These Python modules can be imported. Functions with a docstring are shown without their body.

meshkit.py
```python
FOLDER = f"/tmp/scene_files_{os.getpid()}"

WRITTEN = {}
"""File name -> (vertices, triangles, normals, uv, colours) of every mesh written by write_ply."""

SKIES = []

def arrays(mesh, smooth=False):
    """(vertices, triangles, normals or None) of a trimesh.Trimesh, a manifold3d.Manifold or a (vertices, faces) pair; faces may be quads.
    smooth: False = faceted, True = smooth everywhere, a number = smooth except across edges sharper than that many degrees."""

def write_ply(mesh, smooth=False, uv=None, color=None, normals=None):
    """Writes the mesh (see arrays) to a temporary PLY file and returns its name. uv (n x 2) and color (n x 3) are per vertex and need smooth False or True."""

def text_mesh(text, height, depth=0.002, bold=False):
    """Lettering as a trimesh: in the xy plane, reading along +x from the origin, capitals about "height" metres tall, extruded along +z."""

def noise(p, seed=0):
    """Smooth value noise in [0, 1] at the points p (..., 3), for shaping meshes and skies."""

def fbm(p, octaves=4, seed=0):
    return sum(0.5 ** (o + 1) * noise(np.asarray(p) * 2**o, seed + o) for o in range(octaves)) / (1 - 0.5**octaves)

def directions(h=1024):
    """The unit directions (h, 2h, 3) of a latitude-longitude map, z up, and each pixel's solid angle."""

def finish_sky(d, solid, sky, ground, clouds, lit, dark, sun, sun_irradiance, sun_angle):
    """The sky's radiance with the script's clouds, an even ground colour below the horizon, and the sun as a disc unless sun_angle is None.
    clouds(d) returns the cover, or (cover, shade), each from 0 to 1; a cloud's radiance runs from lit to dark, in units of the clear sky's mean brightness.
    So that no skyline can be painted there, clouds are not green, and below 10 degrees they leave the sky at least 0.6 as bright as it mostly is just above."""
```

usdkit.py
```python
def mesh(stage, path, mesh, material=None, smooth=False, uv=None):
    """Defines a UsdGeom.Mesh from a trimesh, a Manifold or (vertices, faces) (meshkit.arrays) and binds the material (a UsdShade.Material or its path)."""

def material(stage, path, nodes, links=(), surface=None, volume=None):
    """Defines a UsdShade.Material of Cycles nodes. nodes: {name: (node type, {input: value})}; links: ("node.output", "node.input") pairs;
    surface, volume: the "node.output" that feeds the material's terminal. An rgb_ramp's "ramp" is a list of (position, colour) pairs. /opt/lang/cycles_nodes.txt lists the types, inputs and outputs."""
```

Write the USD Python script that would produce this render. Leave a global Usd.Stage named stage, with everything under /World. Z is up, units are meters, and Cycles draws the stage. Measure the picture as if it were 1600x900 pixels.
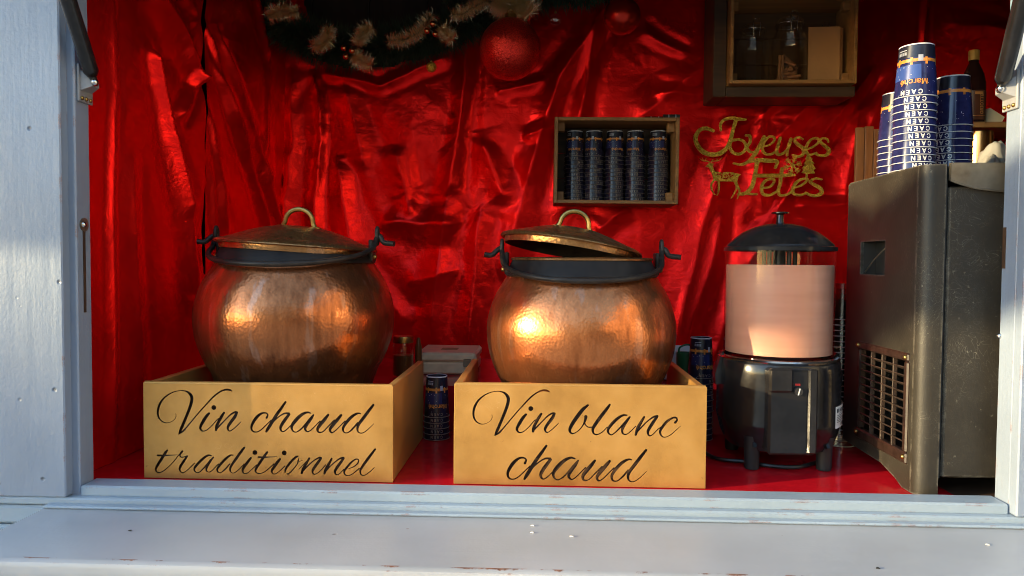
import math, random
import numpy as np, trimesh, manifold3d
from shapely.geometry import Polygon, Point, LineString, MultiPolygon, box as sbox
from shapely.ops import unary_union
from shapely import affinity
from pxr import Usd, UsdGeom, UsdLux, UsdShade, Sdf, Gf, Vt
import usdkit, meshkit

rng = np.random.default_rng(7)
random.seed(7)
stage = Usd.Stage.CreateInMemory()
UsdGeom.SetStageUpAxis(stage, 'Z')
world = UsdGeom.Xform.Define(stage, '/World')
UsdGeom.Scope.Define(stage, '/World/Looks')

# ------------------------------------------------------------------ camera
CZ = 1.433                      # eye height
YAW, PITCH, ROLL, FPX = math.radians(2.35), math.radians(2.1), 0.007, 1150.0
fw = np.array([-math.sin(YAW) * math.cos(PITCH), math.cos(YAW) * math.cos(PITCH), -math.sin(PITCH)])
rt0 = np.array([math.cos(YAW), math.sin(YAW), 0.0])
up0 = np.cross(rt0, fw)
rt = rt0 * math.cos(ROLL) + up0 * math.sin(ROLL)
up = up0 * math.cos(ROLL) - rt0 * math.sin(ROLL)
EYE = np.array([0, 0, CZ])
cam = UsdGeom.Camera.Define(stage, '/World/camera')
m4 = np.eye(4)
m4[0, :3], m4[1, :3], m4[2, :3], m4[3, :3] = rt, up, -fw, EYE
cam.AddTransformOp().Set(Gf.Matrix4d(*m4.ravel().tolist()))
cam.CreateHorizontalApertureAttr(36.0)
cam.CreateVerticalApertureAttr(20.25)
cam.CreateFocalLengthAttr(36.0 * FPX / 1600)
cam.CreateClippingRangeAttr((0.02, 1000.0))
cam.CreateExposureAttr(2.38)

# ------------------------------------------------------------------ sky and sun
SUN_AZ, SUN_EL = math.radians(70.0), math.radians(10.0)      # azimuth to the left of straight behind the camera
sun_to = np.array([-math.sin(SUN_AZ) * math.cos(SUN_EL), -math.cos(SUN_AZ) * math.cos(SUN_EL), math.sin(SUN_EL)])
dome = UsdLux.DomeLight.Define(stage, '/World/sky')
skym = usdkit.material(stage, '/World/Looks/sky', {
    'sky': ('sky_texture', {'sky_type': 'single_scattering', 'sun_disc': False, 'sun_elevation': SUN_EL, 'sun_rotation': math.atan2(sun_to[0], sun_to[1]), 'altitude': 50.0, 'air_density': 1.0, 'aerosol_density': 0.25, 'ozone_density': 1.6}),
    'bg': ('background_shader', {'strength': 0.15})}, [('sky.color', 'bg.color')], surface='bg.background')
UsdShade.MaterialBindingAPI.Apply(dome.GetPrim()).Bind(skym)
dome.GetPrim().SetCustomDataByKey('kind', 'structure')
sun = UsdLux.DistantLight.Define(stage, '/World/sun')
sun.CreateIntensityAttr(0.52)
sun.CreateAngleAttr(0.5)
sun.CreateColorAttr(Gf.Vec3f(1.0, 0.79, 0.44))
sun.GetPrim().CreateAttribute('inputs:normalize', Sdf.ValueTypeNames.Bool).Set(True)
zt = sun_to
xt = np.cross([0, 0, 1.0], zt); xt /= np.linalg.norm(xt)
yt = np.cross(zt, xt)
ms = np.eye(4); ms[0, :3], ms[1, :3], ms[2, :3] = xt, yt, zt
sun.AddTransformOp().Set(Gf.Matrix4d(*ms.ravel().tolist()))

# ------------------------------------------------------------------ helpers
def ray(px, py):
    d = fw + rt * ((px - 800) / FPX) + up * ((450 - py) / FPX)
    return d
def at(px, py, Y):
    d = ray(px, py)
    return EYE + d * (Y / d[1])
def hit(px, py, P0, N):
    d = ray(px, py)
    return EYE + d * (np.dot(np.asarray(P0) - EYE, N) / np.dot(d, N))

names_used = {}
def numbered(parent, name):
    k = parent + '/' + name
    n = names_used.get(k, -1) + 1
    names_used[k] = n
    return k if n == 0 else f'{k}_{n:03d}'

def setd(prim, label=None, cat=None, group=None, kind=None):
    for k, v in (('label', label), ('category', cat), ('group', group), ('kind', kind)):
        if v:
            prim.SetCustomDataByKey(k, v)

def conv(mesh):
    if isinstance(mesh, manifold3d.Manifold):
        mm = mesh.to_mesh()
        return trimesh.Trimesh(mm.vert_properties[:, :3], mm.tri_verts, process=False)
    if isinstance(mesh, (list,)):
        return trimesh.util.concatenate([conv(x) for x in mesh])
    if isinstance(mesh, tuple):
        v, f = np.asarray(mesh[0], float), np.asarray(mesh[1], int)
        if f.shape[1] == 4:
            f = np.vstack([f[:, [0, 1, 2]], f[:, [0, 2, 3]]])
        return trimesh.Trimesh(v, f, process=False)
    return mesh

class Thing:
    def __init__(s, name, label, cat, loc=(0, 0, 0), group=None, kind=None, rotz=0):
        s.loc = np.asarray(loc, float)
        s.path = numbered('/World', name)
        s.x = UsdGeom.Xform.Define(stage, s.path)
        s.x.AddTranslateOp().Set(Gf.Vec3d(*s.loc.tolist()))
        if rotz:
            s.x.AddRotateZOp().Set(rotz)
        s.local = bool(rotz)
        setd(s.x.GetPrim(), label, cat, group, kind)
    def part(s, name, mesh, m, parent=None, smooth=35, label=None, kind=None, local=False):
        """mesh in world coordinates, or about the thing's base when local"""
        p = numbered(parent or s.path, name)
        mesh = conv(mesh)
        if not local:
            mesh = mesh.copy(); mesh.apply_translation(-s.loc)
        g = usdkit.mesh(stage, p, mesh, m, smooth=smooth)
        setd(g.GetPrim(), label, kind=kind)
        return p

def single(name, mesh, m, label=None, cat=None, group=None, kind=None, smooth=35):
    p = numbered('/World', name)
    g = usdkit.mesh(stage, p, conv(mesh), m, smooth=smooth)
    setd(g.GetPrim(), label, cat, group, kind)
    return p

def copy_of(src, name, loc, rotz, label, cat, group=None, tilt=None):
    p = numbered('/World', name)
    x = UsdGeom.Xform.Define(stage, p)
    x.AddTranslateOp().Set(Gf.Vec3d(*map(float, loc)))
    x.AddRotateZOp().Set(float(rotz))
    if tilt:
        x.AddRotateXOp().Set(float(tilt))
    x.GetPrim().GetReferences().AddInternalReference(src)
    x.GetPrim().SetInstanceable(True)
    setd(x.GetPrim(), label, cat, group)
    return p

def bx(x0, x1, y0, y1, z0, z1, b=0.0015):
    """box with chamfered edges"""
    x0, x1 = sorted((x0, x1)); y0, y1 = sorted((y0, y1)); z0, z1 = sorted((z0, z1))
    b = min(b, (x1 - x0) * .45, (y1 - y0) * .45, (z1 - z0) * .45)
    if b <= 0:
        return trimesh.creation.box(bounds=[[x0, y0, z0], [x1, y1, z1]])
    pts = []
    for i in (0, 1):
        for j in (0, 1):
            for k in (0, 1):
                c = np.array([(x0, x1)[i], (y0, y1)[j], (z0, z1)[k]])
                s = np.array([1 - 2 * i, 1 - 2 * j, 1 - 2 * k]) * b
                for a in range(3):
                    q = c + s; q[a] = c[a]; pts.append(q)
    return trimesh.convex.convex_hull(np.array(pts))

def hullpts(pts):
    return trimesh.convex.convex_hull(np.asarray(pts, float))

def rotated(mesh, ang, axis, about):
    m = conv(mesh).copy()
    m.apply_transform(trimesh.transformations.rotation_matrix(ang, axis, about))
    return m

def smoothpath(pts, n=6):
    p = np.asarray(pts, float)
    if len(p) < 3:
        return p
    q = np.vstack([2 * p[0] - p[1], p, 2 * p[-1] - p[-2]])
    out = []
    for i in range(1, len(q) - 2):
        a, b, c, d = q[i - 1:i + 3]
        for t in np.linspace(0, 1, n, endpoint=False):
            out.append(0.5 * (2 * b + (c - a) * t + (2 * a - 5 * b + 4 * c - d) * t * t + (3 * b - a - 3 * c + d) * t ** 3))
    out.append(p[-1])
    return np.array(out)

def tube(pts, r, sides=10, smooth=6, caps=True):
    p = smoothpath(pts, smooth) if smooth else np.asarray(pts, float)
    rr = np.interp(np.linspace(0, 1, len(p)), np.linspace(0, 1, np.size(r)), np.atleast_1d(r)) if np.size(r) > 1 else np.full(len(p), float(np.atleast_1d(r)[0]))
    t = np.gradient(p, axis=0); t /= np.linalg.norm(t, axis=1, keepdims=True) + 1e-12
    a = np.zeros_like(p)
    ref = np.array([0, 0, 1.0]) if abs(t[0][2]) < .9 else np.array([1.0, 0, 0])
    prev = np.cross(t[0], ref)
    for i in range(len(p)):
        prev = prev - t[i] * np.dot(prev, t[i]); prev /= np.linalg.norm(prev) + 1e-12
        a[i] = prev
    b = np.cross(t, a)
    ang = np.arange(sides) * 2 * np.pi / sides
    v = p[:, None] + rr[:, None, None] * (np.cos(ang)[None, :, None] * a[:, None] + np.sin(ang)[None, :, None] * b[:, None])
    n = len(p)
    i, j = np.meshgrid(np.arange(n - 1), np.arange(sides), indexing='ij')
    q = np.stack([i * sides + j, i * sides + (j + 1) % sides, (i + 1) * sides + (j + 1) % sides, (i + 1) * sides + j], -1).reshape(-1, 4)
    V = v.reshape(-1, 3); F = np.vstack([q[:, [0, 1, 2]], q[:, [0, 2, 3]]])
    if caps:
        V = np.vstack([V, p[0], p[-1]]); c0, c1 = len(V) - 2, len(V) - 1
        k = np.arange(sides)
        F = np.vstack([F, np.stack([np.full(sides, c0), (k + 1) % sides, k], 1), np.stack([np.full(sides, c1), (n - 1) * sides + k, (n - 1) * sides + (k + 1) % sides], 1)])
    return trimesh.Trimesh(V, F, process=False)

def lathe(prof, c=(0, 0, 0), n=48, squash=1.0):
    """profile of (radius, z) from bottom to top (outer side), turned about the vertical through c"""
    pr = np.asarray(prof, float); k = len(pr)
    ang = np.arange(n) * 2 * np.pi / n
    v = np.stack([pr[:, 0][:, None] * np.cos(ang), pr[:, 0][:, None] * np.sin(ang) * squash, np.repeat(pr[:, 1][:, None], n, 1)], -1).reshape(-1, 3) + np.asarray(c)
    i, j = np.meshgrid(np.arange(k - 1), np.arange(n), indexing='ij')
    q = np.stack([i * n + j, i * n + (j + 1) % n, (i + 1) * n + (j + 1) % n, (i + 1) * n + j], -1).reshape(-1, 4)
    return trimesh.Trimesh(v, np.vstack([q[:, [0, 1, 2]], q[:, [0, 2, 3]]]), process=False)

def curve2(pts, n=6):
    return smoothpath(pts, n)

def ball(c, r, sub=3):
    m = trimesh.creation.icosphere(sub, r); m.apply_translation(c); return m

def polys(g):
    if g.is_empty: return []
    return [x for x in (g.geoms if hasattr(g, 'geoms') else [g]) if x.geom_type == 'Polygon' and x.area > 1e-9]

def extrude_xz(g, y0, y1):
    """shapely shape in (x, z) made solid between y0 and y1"""
    out = []
    for p in polys(g):
        m = trimesh.creation.extrude_polygon(p, y1 - y0, engine='earcut')
        v = m.vertices.copy()
        m2 = trimesh.Trimesh(np.stack([v[:, 0], y0 + v[:, 2], v[:, 1]], 1), m.faces[:, ::-1], process=False)
        out.append(m2)
    return trimesh.util.concatenate(out)

def extrude_yz(g, x0, x1):
    out = []
    for p in polys(g):
        m = trimesh.creation.extrude_polygon(p, x1 - x0, engine='earcut')
        v = m.vertices.copy()
        out.append(trimesh.Trimesh(np.stack([x0 + v[:, 2], v[:, 0], v[:, 1]], 1), m.faces, process=False))
    return trimesh.util.concatenate(out)

def to_manifold(m):
    m = conv(m).copy(); m.merge_vertices()
    return manifold3d.Manifold(manifold3d.Mesh(np.asarray(m.vertices, np.float32), np.asarray(m.faces, np.uint32)))

def brush(pts, n=7):
    """a pen stroke: points (x, y, width) joined by a smooth curve of changing width"""
    p = smoothpath(pts, n)
    out = []
    for a, b in zip(p[:-1], p[1:]):
        ca, cb = Point(a[0], a[1]).buffer(max(a[2], 3) / 2, 6), Point(b[0], b[1]).buffer(max(b[2], 3) / 2, 6)
        out.append(unary_union([ca, cb]).convex_hull)
    return unary_union(out)

def words(strokes, dots=(), cuts=()):
    g = unary_union([brush(s) for s in strokes] + [Point(x, y).buffer(r, 12) for x, y, r in dots])
    for c in cuts:
        g = g.difference(LineString([c[0], c[1]]).buffer(c[2]))
    return g

def map_shape(g, fn):
    def m(p):
        r = [fn(*q) for q in p.exterior.coords]
        h = [[fn(*q) for q in i.coords] for i in p.interiors]
        return Polygon(r, h)
    return unary_union([m(p).buffer(0) for p in polys(g)])

# ------------------------------------------------------------------ materials
L = '/World/Looks/'
def mat(name, nodes, links, surface='p.BSDF'):
    return usdkit.material(stage, L + name, nodes, links, surface=surface)

def plain(name, col, rough=.5, metal=0., bump=0., bscale=200., var=0., vscale=8., **kw):
    n = {'g': ('geometry', {}), 'p': ('principled_bsdf', {'base_color': col, 'roughness': rough, 'metallic': metal, **kw})}
    l = []
    if var:
        n['nv'] = ('noise_texture', {'scale': vscale, 'detail': 5.0, 'roughness': .6})
        n['rv'] = ('rgb_ramp', {'ramp': [(.3, tuple(c * (1 - var) for c in col)), (.7, tuple(min(1, c * (1 + var)) for c in col))]})
        l += [('g.position', 'nv.vector'), ('nv.fac', 'rv.fac'), ('rv.color', 'p.base_color')]
        n['rr'] = ('map_range', {'from_min': .3, 'from_max': .7, 'to_min': rough * .8, 'to_max': min(1, rough * 1.25)})
        l += [('nv.fac', 'rr.value'), ('rr.result', 'p.roughness')]
    if bump:
        n['nb'] = ('noise_texture', {'scale': bscale, 'detail': 4.0})
        n['b'] = ('bump', {'strength': 1.0, 'distance': bump})
        l += [('g.position', 'nb.vector'), ('nb.fac', 'b.height'), ('b.normal', 'p.normal')]
    return mat(name, n, l)

def paint(name, col, vertical=True, chips=.5, relief=1.0, pits=.52):
    """old glossy paint over wood: brush grain, dents, and chips that show brown wood, most of them on the edges"""
    s = (48, 48, 4.5) if vertical else (4.5, 48, 48)
    n = {'g': ('geometry', {}),
         'mp': ('mapping', {'scale': s}),
         'gr': ('noise_texture', {'scale': 1.0, 'detail': 4.0, 'roughness': .55}),
         'fine': ('noise_texture', {'scale': 160.0, 'detail': 3.0}),
         'big': ('noise_texture', {'scale': 5.0, 'detail': 4.0}),
         'vmap': ('mapping', {'scale': (1, 0, 1) if vertical else (1, 1, 0)}), 'vor': ('voronoi_texture', {'scale': 30.0, 'dimensions': '2D' if False else '3D'}),
         'pit': ('map_range', {'from_min': .02, 'from_max': .13, 'to_min': -1.6, 'to_max': 0.0, 'clamp': True}),
         'vs': ('separate_color', {}),
         'sel': ('math', {'math_type': 'greater_than', 'value2': pits}),
         'pit2': ('math', {'math_type': 'multiply'}),
         'a1': ('math', {'math_type': 'multiply_add', 'value2': .35}),
         'a2': ('math', {'math_type': 'add'}),
         'b': ('bump', {'strength': 1.0, 'distance': .0013 * relief}),
         'bev': ('bevel', {'radius': .004, 'samples': 4}),
         'dot': ('vector_math', {'math_type': 'dot_product'}),
         'edge': ('map_range', {'from_min': .995, 'from_max': .90, 'to_min': 0.0, 'to_max': .19, 'clamp': True}),
         'cn': ('noise_texture', {'scale': 21.0, 'detail': 7.0, 'roughness': .7}),
         'cs': ('math', {'math_type': 'add'}),
         'chip': ('map_range', {'from_min': .755 - .04 * chips, 'from_max': .77 - .04 * chips, 'to_min': 0.0, 'to_max': 1.0, 'clamp': True}),
         'wood': ('rgb_ramp', {'ramp': [(.3, (.10, .035, .022)), (.7, (.30, .13, .07))]}),
         'tone': ('rgb_ramp', {'ramp': [(.3, tuple(c * .88 for c in col)), (.68, tuple(min(1, c * 1.06) for c in col))]}),
         'pit_tint': ('mix_color', {'blend_type': 'multiply', 'b': (.55, .47, .40)}),  # tints the dents a darker brown
         'df': ('map_range', {'from_min': -.2, 'from_max': -1.2, 'to_min': 0.0, 'to_max': .9, 'clamp': True}),
         'mix': ('mix_color', {'blend_type': 'mix'}),
         'p': ('principled_bsdf', {'roughness': .36})}
    l = [('g.position', 'mp.vector'), ('mp.vector', 'gr.vector'), ('g.position', 'fine.vector'), ('g.position', 'big.vector'), ('g.position', 'vmap.vector'), ('vmap.vector', 'vor.vector'), ('g.position', 'cn.vector'),
         ('vor.distance', 'pit.value'), ('vor.color', 'vs.color'), ('vs.r', 'sel.value1'), ('pit.result', 'pit2.value1'), ('sel.value', 'pit2.value2'),
         ('fine.fac', 'a1.value1'), ('gr.fac', 'a1.value3'), ('a1.value', 'a2.value1'), ('pit2.value', 'a2.value2'), ('a2.value', 'b.height'), ('b.normal', 'p.normal'),
         ('bev.bevel', 'dot.vector1'), ('g.true_normal', 'dot.vector2'), ('dot.value', 'edge.value'), ('edge.result', 'cs.value1'), ('cn.fac', 'cs.value2'), ('cs.value', 'chip.value'),
         ('fine.fac', 'wood.fac'), ('big.fac', 'tone.fac'), ('tone.color', 'pit_tint.a'), ('pit2.value', 'df.value'), ('df.result', 'pit_tint.fac'), ('pit_tint.result', 'mix.a'), ('wood.color', 'mix.b'), ('chip.result', 'mix.fac'), ('mix.result', 'p.base_color')]
    return mat(name, n, l)

def wood(name, c0, c1, axis='x', rough=.6, scale=1.0):
    s = {'x': (3, 40, 40), 'y': (40, 3, 40), 'z': (40, 40, 3)}[axis]
    n = {'g': ('geometry', {}), 'mp': ('mapping', {'scale': tuple(a * scale for a in s)}),
         'n': ('noise_texture', {'scale': 1.0, 'detail': 6.0, 'roughness': .65, 'distortion': .6}),
         'r': ('rgb_ramp', {'ramp': [(.3, c0), (.7, c1)]}), 'b': ('bump', {'strength': .7, 'distance': .0008}),
         'p': ('principled_bsdf', {'roughness': rough})}
    return mat(name, n, [('g.position', 'mp.vector'), ('mp.vector', 'n.vector'), ('n.fac', 'r.fac'), ('r.color', 'p.base_color'), ('n.fac', 'b.height'), ('b.normal', 'p.normal')])

BLUE = (.225, .272, .352)
M = {}
M['paint_v'] = paint('pale_blue_paint_upright', BLUE, True)
M['paint_h'] = paint('pale_blue_paint_level', (.265, .33, .40), False, .3, .8, .9)
M['paint_ledge'] = paint('chipped_grey_paint_of_the_ledge', (.36, .368, .388), False, .9, .3, .985)  # one even grey, lighter than the other level paint
M['dark_wood'] = wood('dark_wood', (.012, .007, .004), (.035, .02, .012), 'z', .7)
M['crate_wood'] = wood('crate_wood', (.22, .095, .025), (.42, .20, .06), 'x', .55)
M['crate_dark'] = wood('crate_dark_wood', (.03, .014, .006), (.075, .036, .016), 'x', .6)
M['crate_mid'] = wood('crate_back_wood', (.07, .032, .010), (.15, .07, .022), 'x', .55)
M['slat_wood'] = wood('slat_wood', (.22, .07, .02), (.42, .16, .05), 'z', .5)
M['shelf_wood'] = wood('shelf_wood', (.20, .10, .035), (.34, .18, .07), 'x', .5)
M['bracket'] = plain('painted_grey_bracket', (.24, .24, .25), .45, var=.1, vscale=60)
M['card'] = plain('cardboard', (.42, .21, .08), .8, var=.12, bump=.0004)
M['iron'] = plain('dark_iron', (.028, .021, .017), .4, .3, specular_ior_level=.3, bump=.0006, bscale=120, var=.4, vscale=30)
M['band'] = plain('dark_iron_band', (.018, .0155, .0145), .45, .0, specular_ior_level=.18, bump=.0003, bscale=60, var=.5, vscale=14)
M['brass'] = plain('worn_brass', (.44, .27, .08), .32, 1.0, bump=.0004, bscale=90, var=.3, vscale=30)
M['chrome'] = plain('chrome', (.75, .73, .70), .14, 1.0)
M['steel'] = plain('dull_steel_tray', (.20, .165, .12), .38, .8, var=.25, vscale=30)
M['black_plastic'] = plain('glossy_black_plastic', (.010, .009, .009), .17, var=.4, vscale=20, bump=.0002, bscale=60)
M['black_satin'] = plain('satin_black_plastic', (.018, .017, .016), .4, var=.3, vscale=20)
M['rubber'] = plain('black_rubber', (.012, .012, .012), .55)
M['cable'] = plain('black_cable', (.008, .008, .008), .4)
M['white_card'] = plain('white_card', (.72, .68, .60), .55, var=.06)
M['cream_tin'] = plain('cream_enamel_tin', (.80, .56, .33), .4, var=.1, vscale=40)
M['white_plastic'] = plain('white_plastic', (.62, .60, .56), .4)
M['green_plastic'] = plain('green_plastic', (.01, .10, .035), .35)
M['ink_dark'] = plain('dark_ink', (.02, .02, .02), .6)
M['navy'] = plain('navy_cup_print', (.014, .016, .066), .13, var=.25, vscale=60)
M['navy_shade'] = plain('shaded_navy_cup_print', (.011, .009, .022), .24, var=.25, vscale=60)  # navy print of the small cups, with the stall's shade put into the colour
M['blue_shade'] = plain('shaded_blue_cup_print', (.016, .02, .075), .24)  # blue print darkened by the same painted shade
M['white_shade'] = plain('shaded_white_cup_print', (.20, .155, .12), .35)  # white print and rims of small cups, dimmed by painted shade
M['navy_dark'] = plain('black_cup_print', (.010, .010, .018), .24)
M['orange_print'] = plain('orange_cup_print', (.55, .20, .035), .3, var=.35, vscale=150)
M['white_print'] = plain('white_cup_print', (.62, .61, .60), .35)
M['cup_rim'] = plain('cup_rim_board', (.62, .60, .62), .4)
M['cup_inside'] = plain('white_cup_board', (.75, .72, .68), .55)
M['grey_print'] = plain('grey_cup_print', (.30, .31, .36), .4)
M['blue_bright'] = plain('bright_blue_cup_print', (.03, .06, .22), .24)
M['counter'] = plain('red_oilcloth', (.46, .006, .012), .16, bump=.0006, bscale=24, var=.1, vscale=8)
M['bottle_glass'] = plain('dark_bottle_glass', (.010, .004, .004), .07)
M['bottle_label'] = plain('brown_bottle_label', (.06, .02, .012), .4)
M['gold_ink'] = plain('gold_label_ink', (.50, .27, .10), .35, .5)
M['cork'] = plain('bottle_cap_gold', (.36, .24, .07), .45, .3)
M['honey'] = plain('amber_preserve', (.16, .05, .012), .3)
M['cinnamon'] = plain('cinnamon_bark', (.30, .12, .045), .7, var=.3, vscale=80)
M['red_glass'] = plain('red_satin_bauble', (.45, .02, .008), .27, .75)
M['berry'] = plain('copper_gold_berry', (.80, .33, .12), .16, 1.0)
M['needles'] = plain('dark_green_needles', (.03, .05, .022), .6, var=.5, vscale=40)
M['brown_screen'] = plain('brown_grille_plastic', (.022, .011, .008), .3, var=.3, vscale=40)
M['louvre'] = plain('louvre_metal', (.045, .03, .023), .35, .3, var=.3, vscale=50)
M['inside_dark'] = plain('machine_inside', (.02, .014, .010), .7)
M['condenser'] = plain('condenser_fins', (.42, .33, .20), .4, .5, var=.3, vscale=60)
M['tissue'] = plain('crumpled_white_tissue', (.62, .55, .42), .8)
M['grey_bag'] = plain('grey_plastic_bag', (.30, .29, .27), .35)
M['gold_cup'] = plain('copper_gold_tumbler', (.60, .30, .10), .25, 1.0)
M['stone'] = plain('pale_town_stone', (.40, .34, .25), .85, var=.15, vscale=.7)
M['slate'] = plain('slate_roof', (.05, .055, .065), .6)
M['window_dark'] = plain('dark_window_panes', (.02, .025, .03), .08)
M['paving'] = plain('plaza_paving', (.20, .185, .165), .8, var=.15, vscale=1.5)
M['paint_plain'] = plain('pale_blue_paint_far', BLUE, .5)
M['chalet_wood'] = plain('chalet_boards', (.16, .10, .06), .7, var=.2, vscale=3)

def metal_gold():
    n = {'g': ('geometry', {}), 'n': ('noise_texture', {'scale': 9.0, 'detail': 6.0, 'roughness': .6}), 'n2': ('noise_texture', {'scale': 420.0, 'detail': 2.0}),
         'r': ('rgb_ramp', {'ramp': [(.28, (.39, .19, .045)), (.5, (.50, .255, .065)), (.72, (.56, .305, .09))]}),
         'd': ('noise_texture', {'scale': 14.0, 'detail': 2.0, 'distortion': 2.0}), 'dv': ('vector_math', {'math_type': 'add'}),
         'v': ('voronoi_texture', {'scale': 9.0, 'feature': 'distance_to_edge'}), 'ln': ('map_range', {'from_min': .0, 'from_max': .010, 'to_min': 1.0, 'to_max': 0.0, 'clamp': True}),
         'w': ('noise_texture', {'scale': 6.0, 'detail': 4.0, 'roughness': .7}), 'wm': ('map_range', {'from_min': .54, 'from_max': .68, 'to_min': 0.0, 'to_max': .55, 'clamp': True}), 'mul': ('math', {'math_type': 'multiply'}),
         'sp': ('noise_texture', {'scale': 75.0, 'detail': 4.0, 'roughness': .7}), 'sm': ('map_range', {'from_min': .70, 'from_max': .74, 'to_min': 0.0, 'to_max': .5, 'clamp': True}),
         'm1': ('mix_color', {'blend_type': 'mix', 'b': (.74, .50, .24)}), 'm2': ('mix_color', {'blend_type': 'mix', 'b': (.16, .09, .04)}),
         'rr': ('map_range', {'from_min': .3, 'from_max': .7, 'to_min': .36, 'to_max': .54}), 'b': ('bump', {'strength': .5, 'distance': .00025}),
         'p': ('principled_bsdf', {'metallic': .55})}
    return mat('gold_paint_on_metal', n, [('g.position', 'n.vector'), ('g.position', 'n2.vector'), ('n.fac', 'r.fac'), ('g.position', 'd.vector'), ('g.position', 'dv.vector1'), ('d.color', 'dv.vector2'), ('dv.vector', 'v.vector'), ('v.distance', 'ln.value'),
                ('g.position', 'w.vector'), ('w.fac', 'wm.value'), ('ln.result', 'mul.value1'), ('wm.result', 'mul.value2'), ('g.position', 'sp.vector'), ('sp.fac', 'sm.value'),
                ('r.color', 'm1.a'), ('mul.value', 'm1.fac'), ('m1.result', 'm2.a'), ('sm.result', 'm2.fac'), ('m2.result', 'p.base_color'), ('n.fac', 'rr.value'), ('rr.result', 'p.roughness'), ('n2.fac', 'b.height'), ('b.normal', 'p.normal')])
M['gold'] = metal_gold()

def copper(name, c0, c1, hammer=.0011, runs=.25):
    n = {'g': ('geometry', {}),
         'mp': ('mapping', {'scale': (60, 60, 4)}), 'st': ('noise_texture', {'scale': 1.0, 'detail': 6.0, 'roughness': .62}),
         'bl': ('noise_texture', {'scale': 7.0, 'detail': 6.0, 'roughness': .65}),
         'v': ('voronoi_texture', {'scale': 185.0, 'feature': 'smooth_f1', 'smoothness': .35}),
         'nb': ('noise_texture', {'scale': 34.0, 'detail': 3.0}),
         'h': ('math', {'math_type': 'multiply_add', 'value2': .8}),
         'b': ('bump', {'strength': 1.0, 'distance': hammer}),
         'sum': ('math', {'math_type': 'multiply_add', 'value2': .6}),
         'half': ('math', {'math_type': 'multiply', 'value2': .5}),
         'r': ('rgb_ramp', {'ramp': [(.36, c0), (.56, c1), (.72, tuple(min(1, c * 1.12) for c in c1))]}),
         'rr': ('map_range', {'from_min': .35, 'from_max': .7, 'to_min': .35, 'to_max': .19, 'clamp': True}),
         'mr': ('mapping', {'scale': (38, 38, 2.2)}), 'run': ('noise_texture', {'scale': 1.0, 'detail': 3.0, 'roughness': .5}), 'rm': ('map_range', {'from_min': .575, 'from_max': .64, 'to_min': 0.0, 'to_max': runs, 'clamp': True}),
         'rmix': ('mix_color', {'blend_type': 'mix', 'b': (.56, .32, .22)}),
         'p': ('principled_bsdf', {'metallic': .93})}
    l = [('g.position', 'mp.vector'), ('mp.vector', 'st.vector'), ('g.position', 'bl.vector'), ('g.position', 'v.vector'), ('g.position', 'nb.vector'),
         ('v.distance', 'h.value1'), ('nb.fac', 'h.value3'), ('h.value', 'b.height'), ('b.normal', 'p.normal'),
         ('bl.fac', 'half.value1'), ('st.fac', 'sum.value1'), ('half.value', 'sum.value3'), ('sum.value', 'r.fac'), ('g.position', 'mr.vector'), ('mr.vector', 'run.vector'), ('run.fac', 'rm.value'), ('rm.result', 'rmix.fac'), ('r.color', 'rmix.a'), ('rmix.result', 'p.base_color'), ('sum.value', 'rr.value'), ('rr.result', 'p.roughness')]
    return mat(name, n, l)
M['copper'] = copper('hammered_copper', (.17, .05, .018), (.57, .19, .068), .0003, .3)
M['copper_dull'] = copper('streaked_dull_copper', (.13, .042, .017), (.43, .145, .055), .0003, .4)
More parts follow.
